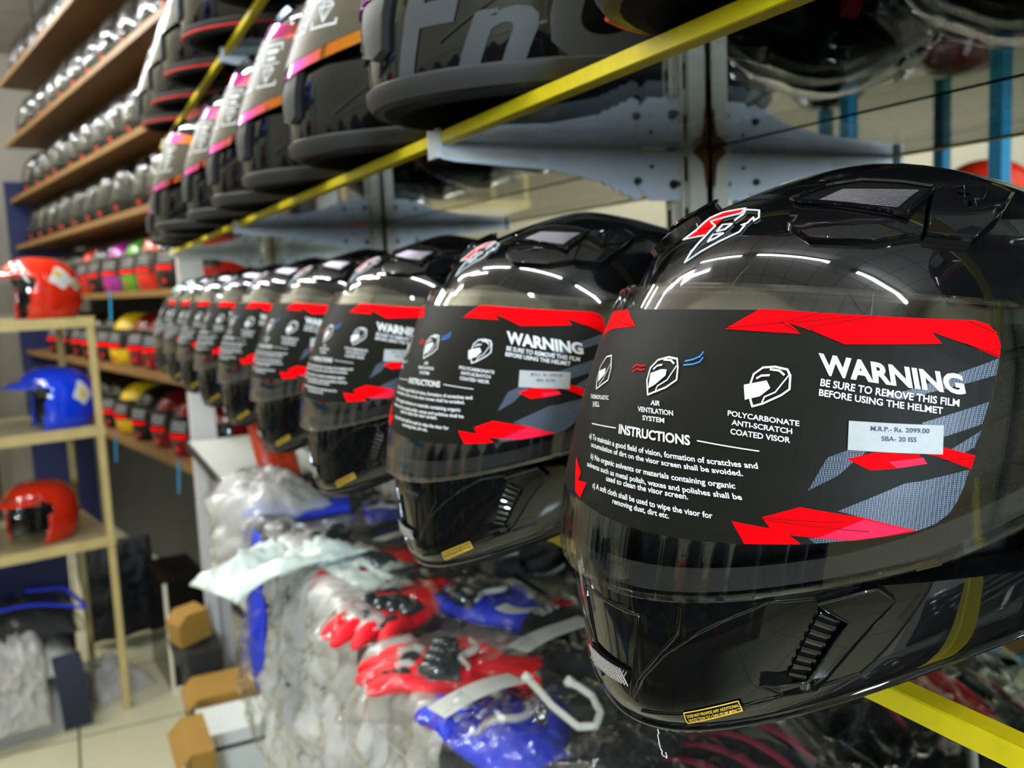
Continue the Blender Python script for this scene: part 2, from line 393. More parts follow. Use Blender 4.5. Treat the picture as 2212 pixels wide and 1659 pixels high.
LINES = {
    'air': [(12.2, 134.4), (9.0, 139.7), (8.7, 144.4), (11.7, 147.7), (17.3, 149.1), (22.3, 148.7), (24.1, 145.4), (25.4, 140.9), (21.0, 137.7), (12.3, 134.2)],
    'airin': [(16.0, 135.6), (16.2, 137.9), (20.5, 140.5), (23.0, 145.9)],
    'airslot': [(10.8, 144.1), (12.4, 145.5), (14.9, 146.0)],
    'airtop': [(15.2, 148.0), (19.2, 148.0), (21.3, 146.9)],
    'poly': [(60.4, 133.7), (59.1, 135.9), (57.5, 141.2), (57.8, 145.0), (60.6, 147.5), (65.0, 148.0), (69.7, 147.2), (71.3, 145.1), (72.2, 140.3), (69.8, 138.1), (64.0, 134.8), (60.5, 133.6)],
    'polyin': [(63.6, 135.3), (64.0, 137.2), (67.4, 139.0), (70.7, 145.1)],
    'polyslot': [(59.4, 143.6), (60.8, 144.6), (63.6, 144.9)],
    'polytop': [(63.6, 147.0), (67.0, 146.7), (69.0, 145.3)],
    'thermo': [(-31.8, 132.9), (-34.8, 136.2), (-36.3, 142.0), (-32.2, 146.5), (-26.4, 147.4), (-22.2, 142.4), (-21.1, 137.3), (-31.2, 132.7)],
    'thermoin': [(-29.8, 134.7), (-26.7, 137.5), (-24.2, 144.2)],
    'ruleL': [(-23.6, 118.9), (-2.0, 119.8)],
    'ruleR': [(42.6, 120.0), (66.6, 118.4)],
    'redwind': [(-3.3, 143.9), (-1.2, 145.1), (1.8, 144.7), (4.6, 145.0)],
    'redwind2': [(-2.4, 142.2), (-0.2, 143.5), (2.8, 143.1), (5.1, 143.6)],
    'bluewind': [(26.8, 148.1), (30.3, 148.9), (33.1, 150.1), (34.1, 151.8)],
    'bluewind2': [(26.7, 146.6), (31.0, 147.2), (33.9, 148.2), (34.7, 149.8)],
}
FINE = [[(40.9, 160.9), (63.6, 163.5)],
    [(63.6, 163.5), (77.7, 167.5)],
    [(62.6, 163.8), (71.6, 160.0)],
    [(65.9, 163.5), (88.9, 166.2)],
    [(74.2, 162.2), (96.9, 166.5)],
    [(74.2, 162.2), (75.6, 160.9)],
    [(129.6, 165.1), (138.8, 161.4)],
    [(129.0, 157.4), (141.4, 153.1)],
    [(136.4, 154.6), (141.5, 155.7)],
    [(-37.8, 162.2), (-14.5, 160.1)],
    [(72.7, 95.9), (98.3, 96.0)],
    [(72.8, 95.4), (106.7, 93.3)],
    [(126.4, 117.0), (136.2, 117.6)]]
TEXTS = [
    ('WARNING', (81.5, 146.4), (130.9, 140.0), (79.4, 153.1)),
    ('BE SURE TO REMOVE THIS FILM', (82.4, 142.0), (129.2, 135.6), (82.2, 144.5)),
    ('BEFORE USING THE HELMET', (82.7, 138.6), (124.2, 133.0), (82.4, 140.9)),
    ('POLYCARBONATE', (52.1, 129.8), (78.5, 127.7), (51.7, 131.6)),
    ('ANTI-SCRATCH', (54.5, 126.7), (76.7, 124.9), (54.1, 128.5)),
    ('COATED VISOR', (54.9, 123.5), (76.7, 121.8), (54.5, 125.4)),
    ('AIR', (15.8, 130.6), (21.0, 130.7), (15.3, 132.4)),
    ('VENTILATION', (9.5, 127.6), (29.1, 127.8), (8.6, 129.4)),
    ('SYSTEM', (13.7, 124.7), (25.8, 124.8), (13.0, 126.4)),
    ('THERMOPLASTIC', (-35.3, 128.2), (-14.1, 129.7), (-36.5, 129.8)),
    ('SHELL', (-28.6, 125.4), (-20.8, 126.2), (-30.3, 127.3)),
    ('INSTRUCTIONS', (1.1, 118.2), (40.2, 118.2), (-0.1, 121.5)),
    ('a) To maintain a good field of vision, formation of scratches and', (-22.3, 113.1), (67.7, 112.5), (-23.2, 115.1)),
    ('accumulation of dirt on the visor screen shall be avoided.', (-18.2, 110.1), (63.0, 109.5), (-19.1, 112.0)),
    ('b) No organic solvents or materials containing organic', (-15.8, 105.5), (61.3, 104.9), (-16.6, 107.5)),
    ('solvents such as metal polish, waxes and polishes shall be', (-17.4, 102.1), (64.5, 101.3), (-18.3, 104.0)),
    ('used to clean the visor screen.', (0.7, 99.3), (44.5, 99.1), (0.1, 101.3)),
    ('c) A soft cloth shall be used to wipe the visor for', (-8.3, 95.0), (55.4, 93.8), (-9.0, 97.0)),
    ('removing dust, dirt etc.', (8.2, 91.9), (38.3, 91.4), (7.7, 93.8)),
    ('M.R.P.- Rs. 2099.00', (101.8, 127.0), (120.6, 126.3), (101.6, 128.6)),
    ('SBA- 20 ISS', (105.8, 123.6), (116.9, 123.3), (105.6, 125.2)),
]
# features on the shell: angle in degrees from the front and row in thousandths from the crown
SHELL = {
    'logored': [(-8.8, 342.2), (-10.6, 311.6), (-7.9, 297.9), (1.4, 294.3), (2.9, 310.7), (-2.5, 317.9), (-6.8, 323.9), (-1.5, 338.1)],
    'logored2': [(-10.7, 361.1), (-8.8, 344.6), (-1.4, 340.3), (-1.2, 357.2)],
    'logow1': [(-10.7, 361.1), (-8.8, 344.6), (-8.8, 342.2), (-10.6, 311.6), (-7.9, 297.9), (1.4, 294.3), (2.9, 310.7), (-2.5, 317.9), (-6.8, 323.9), (-1.5, 338.1), (-1.2, 357.2), (-10.7, 361.1)],
    'logow2': [(-1.2, 357.2), (-2.6, 401.7), (9.6, 356.0), (9.5, 342.9), (8.2, 342.3), (9.6, 338.7), (9.6, 325.2), (10.9, 334.1), (11.5, 327.1), (8.8, 307.7), (2.6, 299.7), (4.4, 314.1), (4.1, 330.2)],
    'logow3': [(1.7, 351.9), (1.1, 337.3), (4.6, 337.7), (4.0, 349.0), (1.7, 351.9)],
    'logow4': [(1.5, 370.6), (1.3, 357.8), (4.7, 356.3), (3.3, 365.1), (1.5, 370.6)],
    'scoop': [(18.6, 306.1), (20.3, 290.8), (24.0, 265.1), (31.5, 252.2), (42.0, 263.7), (49.4, 280.6), (48.0, 305.9), (44.9, 340.6), (44.9, 350.4), (40.7, 336.9), (33.6, 326.7), (25.9, 318.0), (22.0, 314.8)],
    'grille': [(26.0, 313.9), (29.2, 285.5), (37.5, 287.0), (46.1, 292.4), (42.8, 332.4), (37.5, 324.8)],
    'fin': [(49.4, 282.1), (55.8, 276.3), (55.4, 335.9), (58.1, 329.2), (62.2, 265.4), (64.4, 275.7), (66.9, 294.8), (62.8, 337.3), (55.9, 384.2), (47.9, 377.2)],
    'fingroove': [(54.8, 337.5), (63.2, 325.5), (65.6, 301.5)],
    'chinvent': [(40.2, 807.4), (47.6, 786.5), (50.3, 809.4), (41.4, 945.1), (37.7, 945.3), (36.1, 944.1), (32.8, 925.8), (35.6, 931.5), (40.0, 930.5), (44.8, 839.0)],
    'chinslot': [(40.9, 827.1), (43.5, 839.9), (39.6, 927.1), (37.3, 918.2)],
    'l1': [(-7.3, 842.1), (2.7, 846.0), (9.8, 847.1), (8.5, 885.3), (5.9, 959.6)],
    'l2': [(19.1, 825.8), (18.7, 861.4), (14.2, 893.8), (8.5, 933.4), (6.2, 959.1)],
    'l3': [(39.9, 807.4), (33.7, 812.1), (27.1, 838.3), (21.9, 861.1), (15.6, 892.3), (10.3, 926.9), (6.6, 960.4)],
    'lip': [(8.5, 978.0), (18.3, 972.8), (30.5, 964.6), (37.2, 956.6), (47.9, 949.1)],
    'chinmesh': [(-8.2, 934.8), (-5.2, 924.7), (5.1, 931.2), (4.3, 944.4), (-1.0, 941.7)],
    'chinlabel': [(19.0, 968.9), (30.0, 952.3), (30.9, 970.0), (19.4, 988.0)],
    'chint1': [(20.1, 976.6), (29.9, 962.0), (19.9, 971.5)],
    'chint2': [(20.2, 984.2), (30.4, 969.2), (20.3, 978.1)],
    'seam': [(61.6, 930.9), (64.6, 867.1), (67.5, 818.0)],
}
# ------------------------------------------------------------------ room (heights relative to the camera)
FLOOR = -EYE
X_POST, X_MIR, X_EDGE, Z_LOW, Z_MID, Z_TOP, X_LOW = .570, .594, .31, -.1856, .130, .4435, .31
def tiles(name, col, line, size, width, rough, spec=.5, coat=0., noise_amt=.05):
    m, nt, b = new_mat(name)
    tc = nt.nodes.new('ShaderNodeTexCoord'); br = nt.nodes.new('ShaderNodeTexBrick'); br.offset = 0
    br.inputs['Scale'].default_value = 1; br.inputs['Brick Width'].default_value = size; br.inputs['Row Height'].default_value = size
    br.inputs['Mortar Size'].default_value = width; br.inputs['Mortar Smooth'].default_value = .1
    br.inputs['Color1'].default_value = (*col, 1); br.inputs['Color2'].default_value = (*[c * (1 - noise_amt) for c in col], 1); br.inputs['Mortar'].default_value = (*line, 1)
    nt.links.new(tc.outputs['Object'], br.inputs['Vector'])
    nt.links.new(br.outputs['Color'], b.inputs['Base Color']); b.inputs['Roughness'].default_value = rough; b.inputs['Specular IOR Level'].default_value = spec
    return m
M['floor_tile'] = tiles('floor_tile', (.80, .75, .50), (.16, .14, .08), .60, .005, .13)
M['ceiling_tile'] = tiles('ceiling_tile', (.56, .52, .50), (.10, .09, .09), .45, .006, .8)
M['wall_cream'] = mat('wall_cream', (.66, .62, .44), .6, noise_amt=.05, noise_scale=3)
M['wall_dark'] = mat('wall_dark', (.05, .05, .055), .7, noise_amt=.2, noise_scale=4)
M['wall_beige'] = mat('wall_beige', (.46, .42, .36), .7, noise_amt=.06, noise_scale=3)
XL, XR, YB, YF, CEIL = -1.75, 1.45, 8.4, -2.2, 1.95
def slab(name, x0, x1, y0, y1, z0, z1, m):
    return struct(MB().box(x0, x1, y0, y1, z0 + EYE, z1 + EYE).build(name, m, smooth=False))
slab('floor', XL - .1, XR + .1, YF - .1, YB + .1, FLOOR - .1, FLOOR, 'floor_tile').location = (-.085, 0, 0)
slab('ceiling', XL - .1, XR + .1, YF - .1, YB + .1, CEIL, CEIL + .1, 'ceiling_tile')
slab('wall_left', XL - .1, XL, YF, YB, FLOOR, CEIL, 'wall_cream')
slab('wall_right', XR, XR + .1, YF, YB, FLOOR, CEIL, 'wall_dark')
slab('wall_back', XL, XR, YB, YB + .1, FLOOR, CEIL, 'wall_beige')
slab('wall_front', XL, XR, YF - .1, YF, FLOOR, .10, 'wall_cream')
slab('wall_front_top', XL, XR, YF - .1, YF, .74, CEIL, 'wall_cream')
slab('wall_front_left', XL, -.90, YF - .1, YF, .1002, .7398, 'wall_cream')
slab('wall_front_right', -.38, XR, YF - .1, YF, .1002, .7398, 'wall_cream')
wf = MB()
for a, b, c, d in ((-.90, -.38, .10, .125), (-.90, -.38, .715, .74), (-.90, -.875, .125, .715), (-.405, -.38, .125, .715)): wf.box(a, b, YF - .06, YF + .012, c + EYE, d + EYE)
struct(wf.build('window_1', 'lamp_white', smooth=False))  # unseen window, placed and sized so daylight reaches the shelf brackets
slab('wall_behind_mirror', X_MIR + .012, X_MIR + .10, YF, 3.02, FLOOR, CEIL, 'wall_dark')
for i, (y0, y1) in enumerate(((-1.49, -.277), (-.267, .753), (.763, 1.773), (1.783, 2.98))):
    o = MB().box(X_MIR, X_MIR + .006, y0, y1, -.455 + EYE, CEIL - .05 + EYE).build('wall_mirror', 'mirror', smooth=False)
    tag(o, ['tall wall mirror behind the camera end of the rack', 'tall wall mirror right behind the nearest helmet', 'tall wall mirror between the first and second steel posts', 'tall wall mirror at the far end of the glass rack'][i], 'mirror', 'mirror panels behind the glass shelves')

# fluorescent battens on the ceiling
def batten(x, y, along='y', L=1.2):
    r = empty('tube_light', rel(x, y, CEIL), 0 if along == 'y' else math.pi / 2)
    mb = MB(); mb.prism([(-.05, 0), (.05, 0), (.03, -.045), (-.03, -.045)], 1, -L / 2, L / 2)
    for s in (-1, 1): mb.box(-.02, .02, s * L / 2 - .012, s * L / 2 + .012, -.075, 0)
    mb.build('housing', 'lamp_white', r, smooth=False)
    MB().tube([(0, -L / 2 + .013, -.062), (0, L / 2 - .013, -.062)], .0165, 10).build('tube', 'tube', r)
    return r
for i, (x, y, d) in enumerate(((-.70, -1.1, 'y'), (-.70, .55, 'y'), (-.72, 2.05, 'y'), (-.90, 3.5, 'y'), (-1.42, 5.0, 'y'), (-1.05, 2.9, 'y'), (-1.25, 6.7, 'y'), (-.85, 4.7, 'y'))):  # the last battens are added to brighten the floor, rack and far wall
    tag(batten(x, y, d), 'white ceiling batten with a bright fluorescent tube, %s of the ceiling lights' % ordinal(i), 'ceiling light', 'fluorescent battens on the ceiling')

# ------------------------------------------------------------------ steel posts, brackets and glass shelves
POSTS = (-.272, .758, 1.778, 2.85)
near = ['nearest the camera', 'standing just behind the nearest helmet', 'second along behind the row of helmets', 'far post by the white end post']
def slotted_post(y, i):
    r = empty('rack_post', rel(X_POST, y, FLOOR))
    mb = MB(); h = CEIL - FLOOR
    w, d, t = .021, .020, .003
    mb.prism([(-w, d), (-w, 0), (w, 0), (w, d), (w - t, d), (w - t, t), (-w + t, t), (-w + t, d)][::-1], 2, 0, h)
    # prism axis 2 wants (x, y): swap so the web faces the aisle
    mb.v = [(v[1], v[0], v[2]) for v in mb.v]
    for s in (-1, 1): mb.tube([(-.0004, s * .0085, 0), (-.0004, s * .0085, h)], .0011, 5)
    for k in range(int(h / .05)):
        for s in (-1, 1): mb.box(-.0009, .0005, s * .0145 - .0018, s * .0145 + .0018, k * .05 + .01, k * .05 + .034, 1)
    mb.build('channel', ['steel', 'ink'], r, smooth=False)
    tag(r, 'slotted galvanised steel rack post, ' + near[i], 'post', 'slotted steel posts of the helmet rack')
    if i == 1:
        mb = MB(); random.seed(2)
        P = [(.019 + .0052 * math.cos(a) * (1 + 1.9 * abs(math.cos(a)) ** 14 + .2 * random.random()), -.0222, .015 * math.sin(a) * (1 + 1.3 * abs(math.sin(a)) ** 14 + .15 * random.random()) + EYE + Z_MID - .012) for a in np.linspace(0, 2 * math.pi, 40, endpoint=False)]
        P = [(min(p[0], .0215), p[1], p[2]) for p in P]
        mb.add(P, [tuple(range(40))]); s = mb.build('rust_mark', 'rust', r, smooth=False); s['label'] = 'orange rust stain running down the post'
    return r
for i, y in enumerate(POSTS): slotted_post(y, i)
def bracket(y, z, xe, name):
    """A pressed arm standing on edge under the glass: bolted back plate, toothed shoulder, long taper to the front."""
    r = empty('shelf_bracket', rel(X_POST, y, z - .0082)); L = X_POST - xe + .004
    out = [(-.046, -.001), (-.046, -.047), (-.052, -.049)] + [(-.055 - .0052 * k, -.0475 + .0022 * k + (.0014 if k % 2 else -.0014)) for k in range(9)]
    out += [(-.108, -.0285), (-L * .55, -.0215), (-L + .02, -.0150), (-L + .005, -.0125), (-L, -.0085), (-L, -.001)]
    mb = MB(); mb.prism([(a, b) for a, b in out], 1, -.0013, .0013)
    mb.box(-L, -.046, -.006, .006, -.0012, 0)
    arm = mb.build('arm', 'bracket', r, smooth=False)
    MB().prism([(-L * .98, -.006), (-L * .62, -.007), (-L * .60, -.014), (-L * .96, -.0115)], 1, -.0018, -.0013).build('worn_label', 'card', arm, smooth=False)
    mb = MB(); mb.prism([(0, -.001), (0, -.050), (-.036, -.050), (-.051, -.036), (-.051, -.012), (-.046, -.001)], 1, -.0034, -.0014)
    pl = mb.build('back_plate', 'bracket', r, smooth=False)
    for (bx, bz, br, b0) in ((-.008, -.034, .0052, .0072), (-.051, -.031, .0040, .0070), (-.034, -.0165, .0024, .0048)):
        mb = MB(); mb.tube([(bx, -b0, bz), (bx, -.003, bz)], [br * .8, br], 8)
        if br > .005: mb.tube([(bx, -b0 - .005, bz), (bx, -b0, bz)], .0028, 8)
        mb.build('bolt', 'bolt', pl)
    MB().box(-L - .0015, -L + .004, -.010, .010, -.013, .012).build('front_lip', 'bracket', r, smooth=False)
    tag(r, name, 'bracket', 'steel brackets under the glass shelves'); return r
lv = [(Z_LOW, X_LOW, 'lower'), (Z_MID, X_EDGE, 'middle'), (Z_TOP, X_EDGE, 'upper')]
for i, y in enumerate(POSTS):
    for z, xe, nm in lv:
        bracket(y, z, xe, 'forked steel bracket holding the %s glass shelf on the post %s' % (nm, ['by the camera', 'behind the nearest helmet', 'second along', 'at the far end'][i]))
G = .008
secs = [(-1.45, -.275), (-.269, .755), (.761, 1.775), (1.781, 2.95)]
for k, (z, xe, nm) in enumerate(lv):
    for i, (y0, y1) in enumerate(secs):
        mb = MB(); x1 = X_MIR - .005
        P = [(x, y, zz + EYE) for x in (xe + .004, x1) for y in (y0 + .0015, y1 - .0015) for zz in (z - G, z)]
        mb.add(P, [(0, 1, 3, 2)], 1); mb.add(P, [(4, 6, 7, 5), (0, 4, 5, 1), (2, 3, 7, 6)], 1); mb.add(P, [(0, 2, 6, 4), (1, 5, 7, 3)], 0)
        r = mb.build('glass_shelf', ['glass', 'glass_edge'], smooth=False)
        # folded tape along the front edge
        t = .0012; mb = MB(); c = .011
        prof = [(xe + c, z + t), (xe, z + t), (xe - t, z + t * .5), (xe - t, z - G - t * .5), (xe, z - G - t), (xe + c, z - G - t), (xe + c, z - G - .0001), (xe + .003, z - G - .0001), (xe + .003, z + .0001), (xe + c, z + .0001)]
        mb.prism([(a, b + EYE) for a, b in prof], 1, y0 + .001, y1 - .001)
        mb.build('edge_tape', 'yellow_trim', r, smooth=False)['label'] = 'yellow edge tape'
        tag(r, '%s glass shelf with yellow front edge, %s' % (nm, ['section behind the camera end', 'nearest section in view', 'section beyond the first bracket', 'farthest section'][i]), 'shelf', 'glass shelves with yellow edges')
mb = MB(); o = MB().box(.335, .408, 2.98, 3.05, 0, EYE + .135).build('end_post', 'white_metal', smooth=False)
tag(o, 'white square post closing the far end of the helmet rack', 'post')
# ------------------------------------------------------------------ helmet building blocks
def shell_mesh(S, mb, rows, cols=96, hole=None, mi=0, skip=None):
    """Outer shell of a helmet; hole = (half angle, top height, bottom height) leaves the eye port open."""
    ts = list(rows); aa = np.linspace(-math.pi, math.pi, cols, endpoint=False)
    if hole:
        t0, t1 = S.t_at(hole[1]), S.t_at(hole[2])
        ts = sorted([t for t in ts if min(abs(t - t0), abs(t - t1)) > .006] + [t0, t1])
    A, T = np.meshgrid(aa, ts); P = S.pt(A, T)
    o = len(mb.v); mb.v.extend(map(tuple, P.reshape(-1, 3).tolist()))
    for i in range(len(ts) - 1):
        for j in range(cols):
            am = (aa[j] + math.pi / cols); am = (am + math.pi) % (2 * math.pi) - math.pi; tm = (ts[i] + ts[i + 1]) / 2
            if hole and abs(am) < hole[0] and t0 < tm < t1: continue
            j2 = (j + 1) % cols
            mb.f.append((o + i * cols + j, o + i * cols + j2, o + (i + 1) * cols + j2, o + (i + 1) * cols + j)); mb.m.append(mi)
    return mb
ROWS = np.concatenate([np.linspace(0, .16, 9) ** 1.0, np.linspace(.18, .97, 40), [.985, 1.0]])
def liner_mesh(S, mb, depth=.024, cols=64, mi=0):
    """Padding inside: from the rim inward and up to the crown."""
    aa = np.linspace(-math.pi, math.pi, cols, endpoint=False); rows = []
    P1 = S.pt(aa, np.full(cols, 1.0))
    rows.append(P1 * [.985, .985, 1] + [0, 0, -.0005])
    for k, (f, dz) in enumerate([(.96, -.004), (.90, -.006), (.84, .002), (.80, .016), (.79, .03)]): rows.append(P1 * [f, f, 1] + [0, 0, dz])
    for t, f in ((.85, .80), (.7, .82), (.55, .82), (.42, .80), (.34, .74), (.25, .6), (.15, .35), (.06, .1)):
        q = S.pt(aa, np.full(cols, t)); rows.append(q * [f, f, 1] - [0, 0, .018])
    return mb.grid(np.array(rows), True, mi)
def conform(mb, V, F, fn, mi=0, flip=False):
    if len(V): mb.add(fn(np.asarray(V)), [f[::-1] for f in F] if flip else F, mi)
def raised(S, mb, poly, h, inset=.12, mi=0, side=1, rim=0., rim_mi=0):
    """A moulding standing h above the shell inside an outline given in (degrees, row/1000)."""
    poly = np.array(poly, float); c = poly.mean(0); fn = lambda q, off: S.pt(np.radians(q[:, 0]) * side, q[:, 1] / 1000, off)
    top = c + (poly - c) * (1 - inset)
    V, F = fill2d([top], 4, 22)
    conform(mb, V, F, lambda q: fn(q, np.full(len(q), h)), mi)
    m = len(poly); E = []; E2 = []
    for i in range(m):
        for k in range(4): 
            E.append(poly[i] + (poly[(i + 1) % m] - poly[i]) * k / 4); E2.append(top[i] + (top[(i + 1) % m] - top[i]) * k / 4)
    E, E2 = np.array(E), np.array(E2)
    base = fn(E, np.full(len(E), -.0006)); tp = fn(E2, np.full(len(E2), h))
    mb.grid(np.array([base, tp]), True, mi)
    if rim: mb.tube(list(fn(E2, np.full(len(E2), h - rim * .3))), rim, 6, rim_mi, closed=True)
    return mb
def ridge(S, mb, pts, r, mi=0, side=1, off=0., sub=6):
    pts = np.array(pts, float); Q = []
    for a, b in zip(pts[:-1], pts[1:]): Q += [a + (b - a) * k / sub for k in range(sub)]
    Q.append(pts[-1]); Q = np.array(Q)
    P = S.pt(np.radians(Q[:, 0]) * side, Q[:, 1] / 1000, np.full(len(Q), off))
    return mb.tube(list(P), r, 6, mi)
def bands(S, mb, a0, a1, ht, hb, off, n=60, k=6, mi=0):
    """A strip on the shell between two heights (functions of the angle)."""
    aa = np.linspace(a0, a1, n); G = []
    for v in np.linspace(0, 1, k): 
        h = hb(aa) + (ht(aa) - hb(aa)) * v; G.append(S.pt(aa, S.t_at(h), np.full(n, off)))
    return mb.grid(np.array(G), False, mi)
def decal_text(mb, entry, fn, mi, bold=.012, dx=4., dy=None):
    """Text laid between two ends of its baseline (plus the top-left corner of its first letter)."""
    body, p0, p1, c = entry; p0, p1, c = map(np.array, (p0, p1, c)); V, F, w = text2d(body, bold)
    e = p1 - p0; up = c - p0; hgt = 1.
    bm = bmesh.new(); vs = [bm.verts.new((*(p0 + e * x + up * hgt * y), 0)) for x, y in V]
    for f in F:
        try: bm.faces.new([vs[i] for i in f])
        except ValueError: pass
    V, F = _slice(bm, dx, dy); conform(mb, V, F, fn, mi)

# ------------------------------------------------------------------ glossy black helmet of the lower row
def racer_helmet():
    root = empty('racing_helmet'); S = racer
    port = (math.radians(70), .166, .068)
    mb = shell_mesh(S, MB(), ROWS, 120, port)
    # the thickness of the shell at the eye port and along the lower rim
    for h, lo in ((port[1], 0), (port[2], 0)):
        aa = np.linspace(-port[0], port[0], 70); t = np.full(70, S.t_at(h))
        mb.grid(np.array([S.pt(aa, t), S.pt(aa, t, np.full(70, -.012))]))
    for s in (-1, 1):
        tt = np.linspace(S.t_at(port[1]), S.t_at(port[2]), 14); a = np.full(14, s * port[0])
        mb.grid(np.array([S.pt(a, tt), S.pt(a, tt, np.full(14, -.012))]))
    aa = np.linspace(-math.pi, math.pi, 120, endpoint=False)
    mb.tube(list(S.pt(aa, np.full(120, 1.0))), .0022, 6, closed=True)
    for key, r in (('l1', .0009), ('l2', .0009), ('l3', .0007), ('lip', .0008)):
        for s in (1, -1): ridge(S, mb, SHELL[key], r, side=s)
    sh = mb.build('shell', 'black_gloss', root, angle=60)
    liner_mesh(S, MB()).build('liner', 'liner', root)
    st = MB()
    for k in (1, -1): st.tube([(.0, k * .074, .06), (.005, k * .066, .03), (.012, k * .045, .012), (.015, k * .004, .008)], .007, 8, flat=.3)
    st.build('chin_strap', 'fabric_red', root)
    # seal under the visor
    bands(S, MB(), -math.radians(80), math.radians(80), lambda a: .0715 + .066 * (a / VIS_A) ** 2.4, lambda a: .0615 + .066 * (np.abs(a) / VIS_A) ** 2.4, .0022, 80, 3).build('visor_seal', 'felt', root)
    # visor: a curved pane with thickness
    n = 90; av = np.linspace(-VIS_A, VIS_A, n); G = []
    vv = np.linspace(0, 1, 16)
    outer = [vis_pt(av, vis_h(av, v), np.full(n, .0068)) for v in vv]; inner = [vis_pt(av, vis_h(av, v), np.full(n, .0046)) for v in vv]
    mb = MB(); mb.grid(np.array(outer + inner[::-1] + outer[:1]))
    for v in (0, 1): mb.tube(list(vis_pt(av, vis_h(av, np.full(n, float(v))), np.full(n, .0057))), .0013, 6)
    visor = mb.build('visor', 'visor_clear', root)
    # printed protective film
    mm = lambda off: (lambda q: vis_pt(s_to_a(q[:, 0] / 1000), q[:, 1] / 1000, np.full(len(q), off)))
    mb = MB(); mats = ['film', 'halftone', 'red_print', 'pink_print', 'ink', 'white_print', 'blue_print']
    def poly(keys, off, mi): 
        V, F = fill2d([FILM[k] for k in keys], 5, 15); conform(mb, V, F, mm(off), mi)
    poly(['film'], .00705, 0); poly(['g1'], .0072, 1)
    for k in ('g2', 'g3', 'g4', 'g5', 'g6'): poly([k], .0072, 1)
    for k in ('redtop', 'redcorner', 'redleft', 'redmid', 'redmid2', 'redlow'): poly([k], .0073, 2)
    for k in ('pinkmid', 'pinklow'): poly([k], .0074, 3)
    for f in FINE:
        V, F = fill2d(stroke2d(f, .22), 5, None); conform(mb, V, F, mm(.0075), 4)
    for k in ('airvisor', 'polyvisor', 'thermovisor'): poly([k], .0075, 5)
    for k, w in LINES.items():
        mi = 2 if k.startswith('redw') else 6 if k.startswith('blue') else 5
        V, F = fill2d(stroke2d(w, .42 if k.startswith('rule') else .75 if 'in' not in k else .55), 5, None); conform(mb, V, F, mm(.00752), mi)
    for e in TEXTS[:-2]:
        b = {'WARNING': .04, 'INSTRUCTIONS': .03}.get(e[0], .022)
        decal_text(mb, e, mm(.0076), 5, b)
    mb.build('warning_film', mats, visor, smooth=False, fix=False)
    mb = MB(); V, F = fill2d([FILM['price']], 5, 5); conform(mb, V, F, mm(.0079), 0)
    for e in TEXTS[-2:]: decal_text(mb, e, mm(.0081), 1, .012)
    pl = mb.build('price_label', ['paper', 'navy_ink'], visor, smooth=False, fix=False); pl['label'] = 'pale rectangular price label'
    mb = MB(); q = lambda a, h, o: vis_pt(np.array([math.radians(a)]), np.array([h]), np.array([o]))[0]
    for a0 in (7.5,):
        P = [q(a, h, o) for o in (.0066, .0096) for a, h in ((a0 - 2.2, .0655), (a0 + 2.2, .0655), (a0 + 2.2, .0705), (a0 - 2.2, .0705))]
        mb.add(P, [(0, 1, 2, 3), (4, 7, 6, 5), (0, 4, 5, 1), (1, 5, 6, 2), (2, 6, 7, 3), (3, 7, 4, 0)])
    mb.build('visor_tab', 'visor_clear', visor, smooth=False)
    # brow scoops with wire grilles, and the stepped fins behind them
    for s in (1, -1):
        mb = MB(); fr = np.array(SHELL['scoop'], float)
        body = np.array([(18.6, 306), (20.3, 290), (24, 265), (31.5, 250), (42, 262), (49.4, 281), (48.6, 372), (40, 384), (28, 380), (21, 352)], float)
        raised(S, mb, body, .0032, .05, 0, s)
        fn = lambda p, off: S.pt(np.radians(p[:, 0]) * s, p[:, 1] / 1000, np.full(len(p), off))
        E = np.array([fr[i] + (fr[(i + 1) % len(fr)] - fr[i]) * k / 4 for i in range(len(fr)) for k in range(4)])
        mb.tube(list(fn(E, .0045)), .0010, 6, closed=True)
        V, F = fill2d([fr], 4, 20); conform(mb, V, F, lambda p: fn(p, .0037), 1)
        sc = mb.build('top_vent', ['black_gloss', 'ink'], root, angle=50)
        mb = MB(); g = np.array(SHELL['grille'], float)
        quad = [g[0], g[1], g[3], g[4]]
        bil = lambda u, v: (quad[0] * (1 - u) + quad[4 - 1] * u) * v + (quad[1] * (1 - u) + quad[2] * u) * (1 - v)
        for k in range(13):
            mb.tube(list(fn(np.array([bil(u, k / 12) for u in np.linspace(0, 1, 7)]), .0046)), .00022, 4)
        for k in range(31):
            mb.tube(list(fn(np.array([bil(k / 30, v) for v in np.linspace(0, 1, 4)]), .0046)), .00016, 4)
        mb.build('grille', 'mesh_metal', sc)
        mb = MB(); raised(S, mb, SHELL['fin'], .0045, .06, 0, s, rim=.0006)
        ridge(S, mb, SHELL['fingroove'], .0010, 0, s, .0045)
        mb.build('side_fin', 'black_gloss', root, angle=50)
        mb = MB(); raised(S, mb, SHELL['chinvent'], .0042, .03, 0, s, rim=.0006)
        cv = mb.build('chin_vent', 'black_gloss', root, angle=50)
        mb = MB(); c = np.array(SHELL['chinslot'], float)
        V, F = fill2d([c], 4, 20); conform(mb, V, F, lambda p: fn(p, .0008), 1)
        for k in range(8):
            v = k / 7; a_, b_ = c[0] + (c[3] - c[0]) * v, c[1] + (c[2] - c[1]) * v
            mb.tube(list(fn(np.array([a_ + (b_ - a_) * u for u in np.linspace(-.05, 1.05, 5)]), .0018)), .0011, 6)
        mb.build('vent_slats', ['black_gloss', 'ink'], cv)
    mb = MB(); c = np.array([(-9, 918), (7, 924), (5.5, 948), (-1, 942), (-8, 945)], float)
